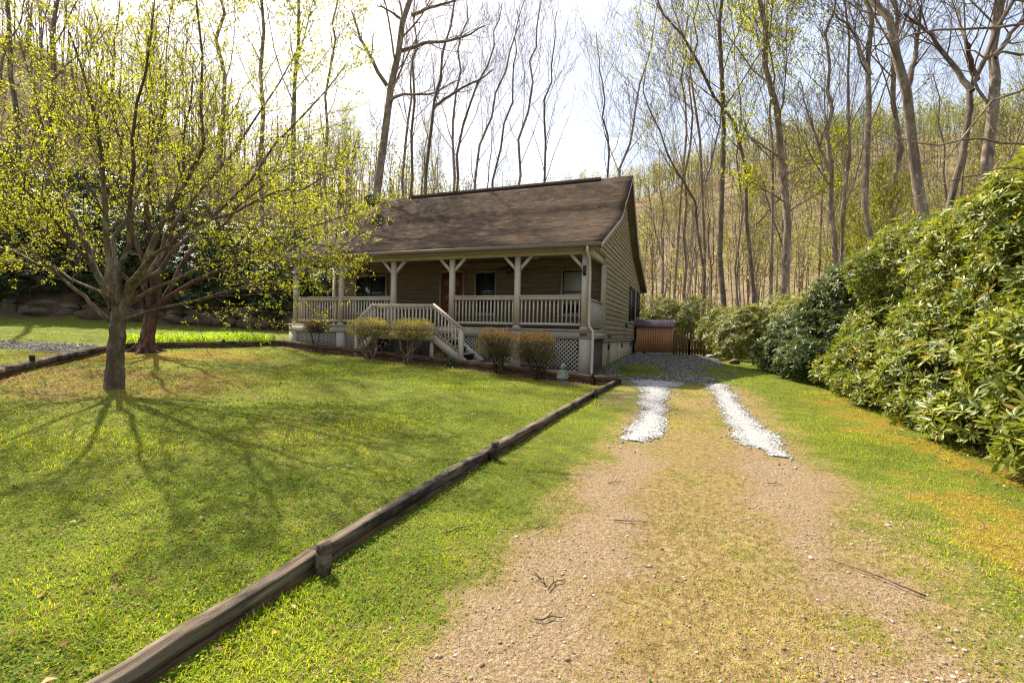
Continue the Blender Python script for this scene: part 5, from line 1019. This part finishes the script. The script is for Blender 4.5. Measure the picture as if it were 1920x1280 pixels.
clipped('bronze-tipped clipped shrub nearest the garden statue', (-.75, -2.12), -.87, -.50, .58, .41, .45, 'oleaf', 7400, 9, 5, .03, .03)
def tuft(label, x, y, r, h, seed, mat='cleaf'):
    rng = rs(seed); b = np.array([x, y, gzs(x, y)]); n = 160; a = rng.uniform(0, 6.28, n); P = b+np.stack([rng.normal(0, r*.4, n), rng.normal(0, r*.4, n), rng.uniform(0, h, n)], 1); D = nrm(rdir(rng, n)+[0, 0, .6]); V, F = quadleaf(P, D, rdir(rng, n), rng.uniform(.04, .1, n), rng.uniform(.02, .05, n), rng)
    e = empty('small_plant', b, label, 'plant'); link('foliage', mesh('foliage', V-b, [F], {'rnd': np.repeat(rng.rand(n), 4)}, M[mat]), e)
tuft('small leafy plant growing behind the logs under the stairs', -4.0, -1.15, .22, .32, 3); tuft('small dark plant at the foot of the logs beside the stair bottom', -3.35, -1.75, .2, .22, 4, 'rdark')
# daylily bed
rng = rs(91); n = 5200; tt = rng.rand(n); pl0 = np.array([(-11.3, -4.35), (-10.75, -.75)]); px_ = -11.42+.75*tt-rng.uniform(.05, 1.5, n); py_ = -4.4+3.7*tt+rng.uniform(-.2, .3, n)
L = rng.uniform(.28, .52, n); az = rng.uniform(0, 6.28, n); ln = rng.uniform(.15, .8, n); ax = np.stack([np.cos(az)*np.sin(ln), np.sin(az)*np.sin(ln), np.cos(ln)], 1); sd = np.stack([-np.sin(az), np.cos(az), 0*az], 1)*.011
p0 = np.stack([px_, py_, gz(px_, py_)], 1); mid = p0+ax*(L*.6)[:, None]; tip = p0+ax*L[:, None]+np.stack([np.cos(az)*L*.25, np.sin(az)*L*.25, -L*.12], 1)
V = np.stack([p0-sd, p0+sd, mid-sd, mid+sd, tip], 1).reshape(-1, 3); i = np.arange(n)*5
tag(link('daylily_foliage', mesh('daylilies', V, [np.stack([i, i+1, i+3, i+2], 1), np.stack([i+2, i+3, i+4], 1)], {'rnd': np.repeat(rng.rand(n), 5)}, M['dleaf'])), 'bright green strappy daylily leaves behind the left log edging', None, None, 'stuff')
# ------------------------------------------------------------------ garden statue
def statue():
    import bmesh
    x, y = -.05, -2.42; z = gzs(x, y); mb = MB(); c = (x, y, z)
    mb.lathe(c, [(.085, -.03), (.09, .0), (.08, .03)], 14)
    for s_ in (-1, 1): mb.tube([(x+s_*.028, y-.01, z+.02), (x+s_*.03, y, z+.1), (x+s_*.032, y, z+.16)], [.021, .026, .03], 8); mb.tube([(x+s_*.028, y+.0, z+.035), (x+s_*.032, y-.05, z+.03)], [.022, .016], 8)
    mb.lathe(c, [(.03, .12), (.115, .125), (.105, .16), (.08, .22), (.058, .27), (.05, .30), (.028, .325), (.024, .345)], 18)
    for s_ in (-1, 1): mb.tube([(x+s_*.045, y, z+.305), (x+s_*.085, y-.01, z+.25), (x+s_*.12, y-.02, z+.19), (x+s_*.125, y-.035, z+.16)], [.026, .024, .02, .014], 8); mb.tube([(x+s_*.123, y-.03, z+.168), (x+s_*.12, y-.045, z+.14)], [.015, .012], 6)
    for k in range(9):
        a = -1.57+(k-4)*.33; mb.tube([(x+.06*math.cos(a), y+.06*math.sin(a), z+.26), (x+.112*math.cos(a), y+.112*math.sin(a), z+.13)], [.008, .016], 6)
    mb.lathe((x, y-.006, z), [(.018, .335), (.042, .355), (.05, .385), (.046, .415), (.03, .44), (.01, .452)], 14)
    mb.lathe((x, y+.006, z), [(.03, .36), (.066, .375), (.062, .40), (.054, .43), (.036, .46), (.012, .475)], 16)
    mb.tube([(x, y-.052, z+.388), (x, y-.064, z+.38)], [.008, .005], 6)
    t = NT('verdigris_stone'); n = t.noise(22, 5, None, .65); M['statue'] = t.done(t.ramp(n, [(.3, (.09, .10, .075)), (.5, (.19, .215, .165)), (.72, (.31, .33, .26))]), .85, .25)
    o = mb.build('garden_statue', M['statue'], None, False, (x, y, z)); m = o.modifiers.new('r', 'REMESH'); m.mode = 'VOXEL'; m.voxel_size = .006; m.use_smooth_shade = True
    tag(o, 'small weathered green-grey statue of a bonneted child in a flared dress', 'statue')
statue()
rng = rs(12)
def rock(label, x, y, r, mat, name='rock'):
    mb = MB(); boulder(mb, np.array([x, y, gzs(x, y)+r*.3]), r, r*.7, r*.55, rng); tag(mb.build(name, M[mat], None, True, (x, y, gzs(x, y))), label, 'rock')
rock('white fist-sized stone beside the garden statue', -.30, -2.3, .055, 'wgrav')
rock('pale flat rock at the hedge foot beyond the end of the drive', 3.35, 9.3, .22, 'conc'); rock('orange-brown rock at the hedge foot right of the gate', 3.75, 7.6, .18, 'stone'); rock('grey rock tucked under the dark bluish rhododendron', 5.0, 3.5, .2, 'conc'); rock('brown rock at the hedge edge in front of the gate hedge', 4.1, 6.3, .22, 'stone')
# fallen twigs and dead leaves
TW = [(2.1, -8.5, .16, .7, 'short dark stick lying on the bare track nearest the house'), (2.35, -9.3, .3, .2, 'long pale twig lying across the bare track'), (1.75, -9.6, .16, 1.2, 'short brown stick between grass and bare track'), (2.05, -10.3, .15, 1.1, 'thin twig crossing another on the worn gravel'), (1.95, -10.28, .12, 2.3, 'thin pale twig crossed by another on the worn gravel'), (2.1, -10.6, .14, .5, 'curved brown twig in the middle of the drive'), (3.45, -8.0, .12, .2, 'small dark stick on the right-hand track'), (3.75, -9.5, .5, 2.5, 'long thin twig near the right edge of the drive'), (1.25, -9.9, .3, 1.0, 'long thin straw-coloured stem in the grass beside the logs'), (2.6, -11., .2, .9, 'forked twig lying low in the centre of the drive')]
for x, y, L, a, lb in TW:
    m = MB(); z = gzs(x, y)+.012; P = [(x+(t_-.5)*L*math.cos(a)+rng.normal(0, .006), y+(t_-.5)*L*math.sin(a)+rng.normal(0, .006), z+.006*math.sin(t_*3)) for t_ in np.linspace(0, 1, 6)]; m.tube(P, np.linspace(.0045, .002, 6), 6)
    m.tube([P[2], np.array(P[2])+[.03*math.cos(a+.7), .03*math.sin(a+.7), .01], np.array(P[2])+[.06*math.cos(a+.8), .06*math.sin(a+.8), .012]], [.003, .0025, .0015], 5)
    tag(m.build('twig', M['twig'], None, False, (x, y, z)), lb, 'twig', 'fallen twigs on the drive')
n = 5200; x = np.r_[rng.uniform(-11, 1, 1500), rng.normal(-6.6, 1.7, 1500), rng.uniform(5.2, 8, 1500), rng.uniform(-9, .5, 700)]; y = np.r_[rng.uniform(-12, -2, 1500), rng.normal(-8., 1.2, 1500), rng.uniform(-8, 6, 1500), np.zeros(700)]
y[-700:] = np.interp(x[-700:], [a for a, b in TIMF], [b for a, b in TIMF])-np.abs(rng.normal(0, .3, 700))-.1
P = np.stack([x, y, gz(x, y)+rng.uniform(.004, .025, n)], 1); a = rng.uniform(0, 6.28, n); D = nrm(np.stack([np.cos(a), np.sin(a), rng.normal(0, .25, n)], 1)); V, F = quadleaf(P, D, nrm(np.stack([rng.normal(0, .3, n), rng.normal(0, .3, n), np.ones(n)], 1)), rng.uniform(.025, .06, n), rng.uniform(.018, .04, n), rng, .3)
tag(link('leaf_litter', mesh('leaf_litter', V, [F], {'rnd': np.repeat(rng.rand(n), 4)}, M['litter'])), 'scattered brown dead leaves on lawn and hedge foot', None, None, 'stuff')
# ------------------------------------------------------------------ light and sky
SUN_DIR = nrm(np.array([-.88*math.cos(R_(52)), .475*math.cos(R_(52)), math.sin(R_(52))]))
sl = bpy.data.lights.new('sun', 'SUN'); so = bpy.data.objects.new('sun', sl); COL.objects.link(so); sl.energy = 5.; sl.angle = R_(.55); sl.color = (1., .91, .76)
so.rotation_euler = Vector(-SUN_DIR).to_track_quat('-Z', 'Y').to_euler()
w = bpy.data.worlds.new('World'); scn.world = w; w.use_nodes = True; nt = w.node_tree; bg = nt.nodes['Background']
sky = nt.nodes.new('ShaderNodeTexSky'); sky.sky_type = 'NISHITA'; sky.sun_disc = False; sky.sun_elevation = R_(52); sky.sun_rotation = math.atan2(SUN_DIR[0], SUN_DIR[1]); sky.air_density = 1.; sky.dust_density = 5.; sky.ozone_density = 1.
tc = nt.nodes.new('ShaderNodeTexCoord'); mp = nt.nodes.new('ShaderNodeMapping'); nt.links.new(tc.outputs['Generated'], mp.inputs[0]); mp.inputs['Scale'].default_value = (1, 1, 2.6)
nz = nt.nodes.new('ShaderNodeTexNoise'); nt.links.new(mp.outputs[0], nz.inputs[0]); nz.inputs['Scale'].default_value = 2.2; nz.inputs['Detail'].default_value = 6; nz.inputs['Roughness'].default_value = .55
rp = nt.nodes.new('ShaderNodeValToRGB'); nt.links.new(nz.outputs['Fac'], rp.inputs[0]); rp.color_ramp.elements[0].position = .35; rp.color_ramp.elements[0].color = (.25, .25, .25, 1); rp.color_ramp.elements[1].position = .7; rp.color_ramp.elements[1].color = (.6, .6, .6, 1)
mx = nt.nodes.new('ShaderNodeMix'); mx.data_type = 'RGBA'; nt.links.new(rp.outputs[0], mx.inputs['Factor']); nt.links.new(sky.outputs[0], mx.inputs['A']); mx.inputs['B'].default_value = (3.9, 4.15, 4.6, 1)
nt.links.new(mx.outputs['Result'], bg.inputs[0]); bg.inputs[1].default_value = .12
vs = scn.view_settings; vs.view_transform = 'Standard'; vs.look = 'None'; vs.exposure = 1.22; vs.gamma = 1; vs.use_curve_mapping = False
scn.cycles.use_denoising = True; scn.cycles.filter_width = 1.15; scn.cycles.max_bounces = 8; scn.cycles.transparent_max_bounces = 4
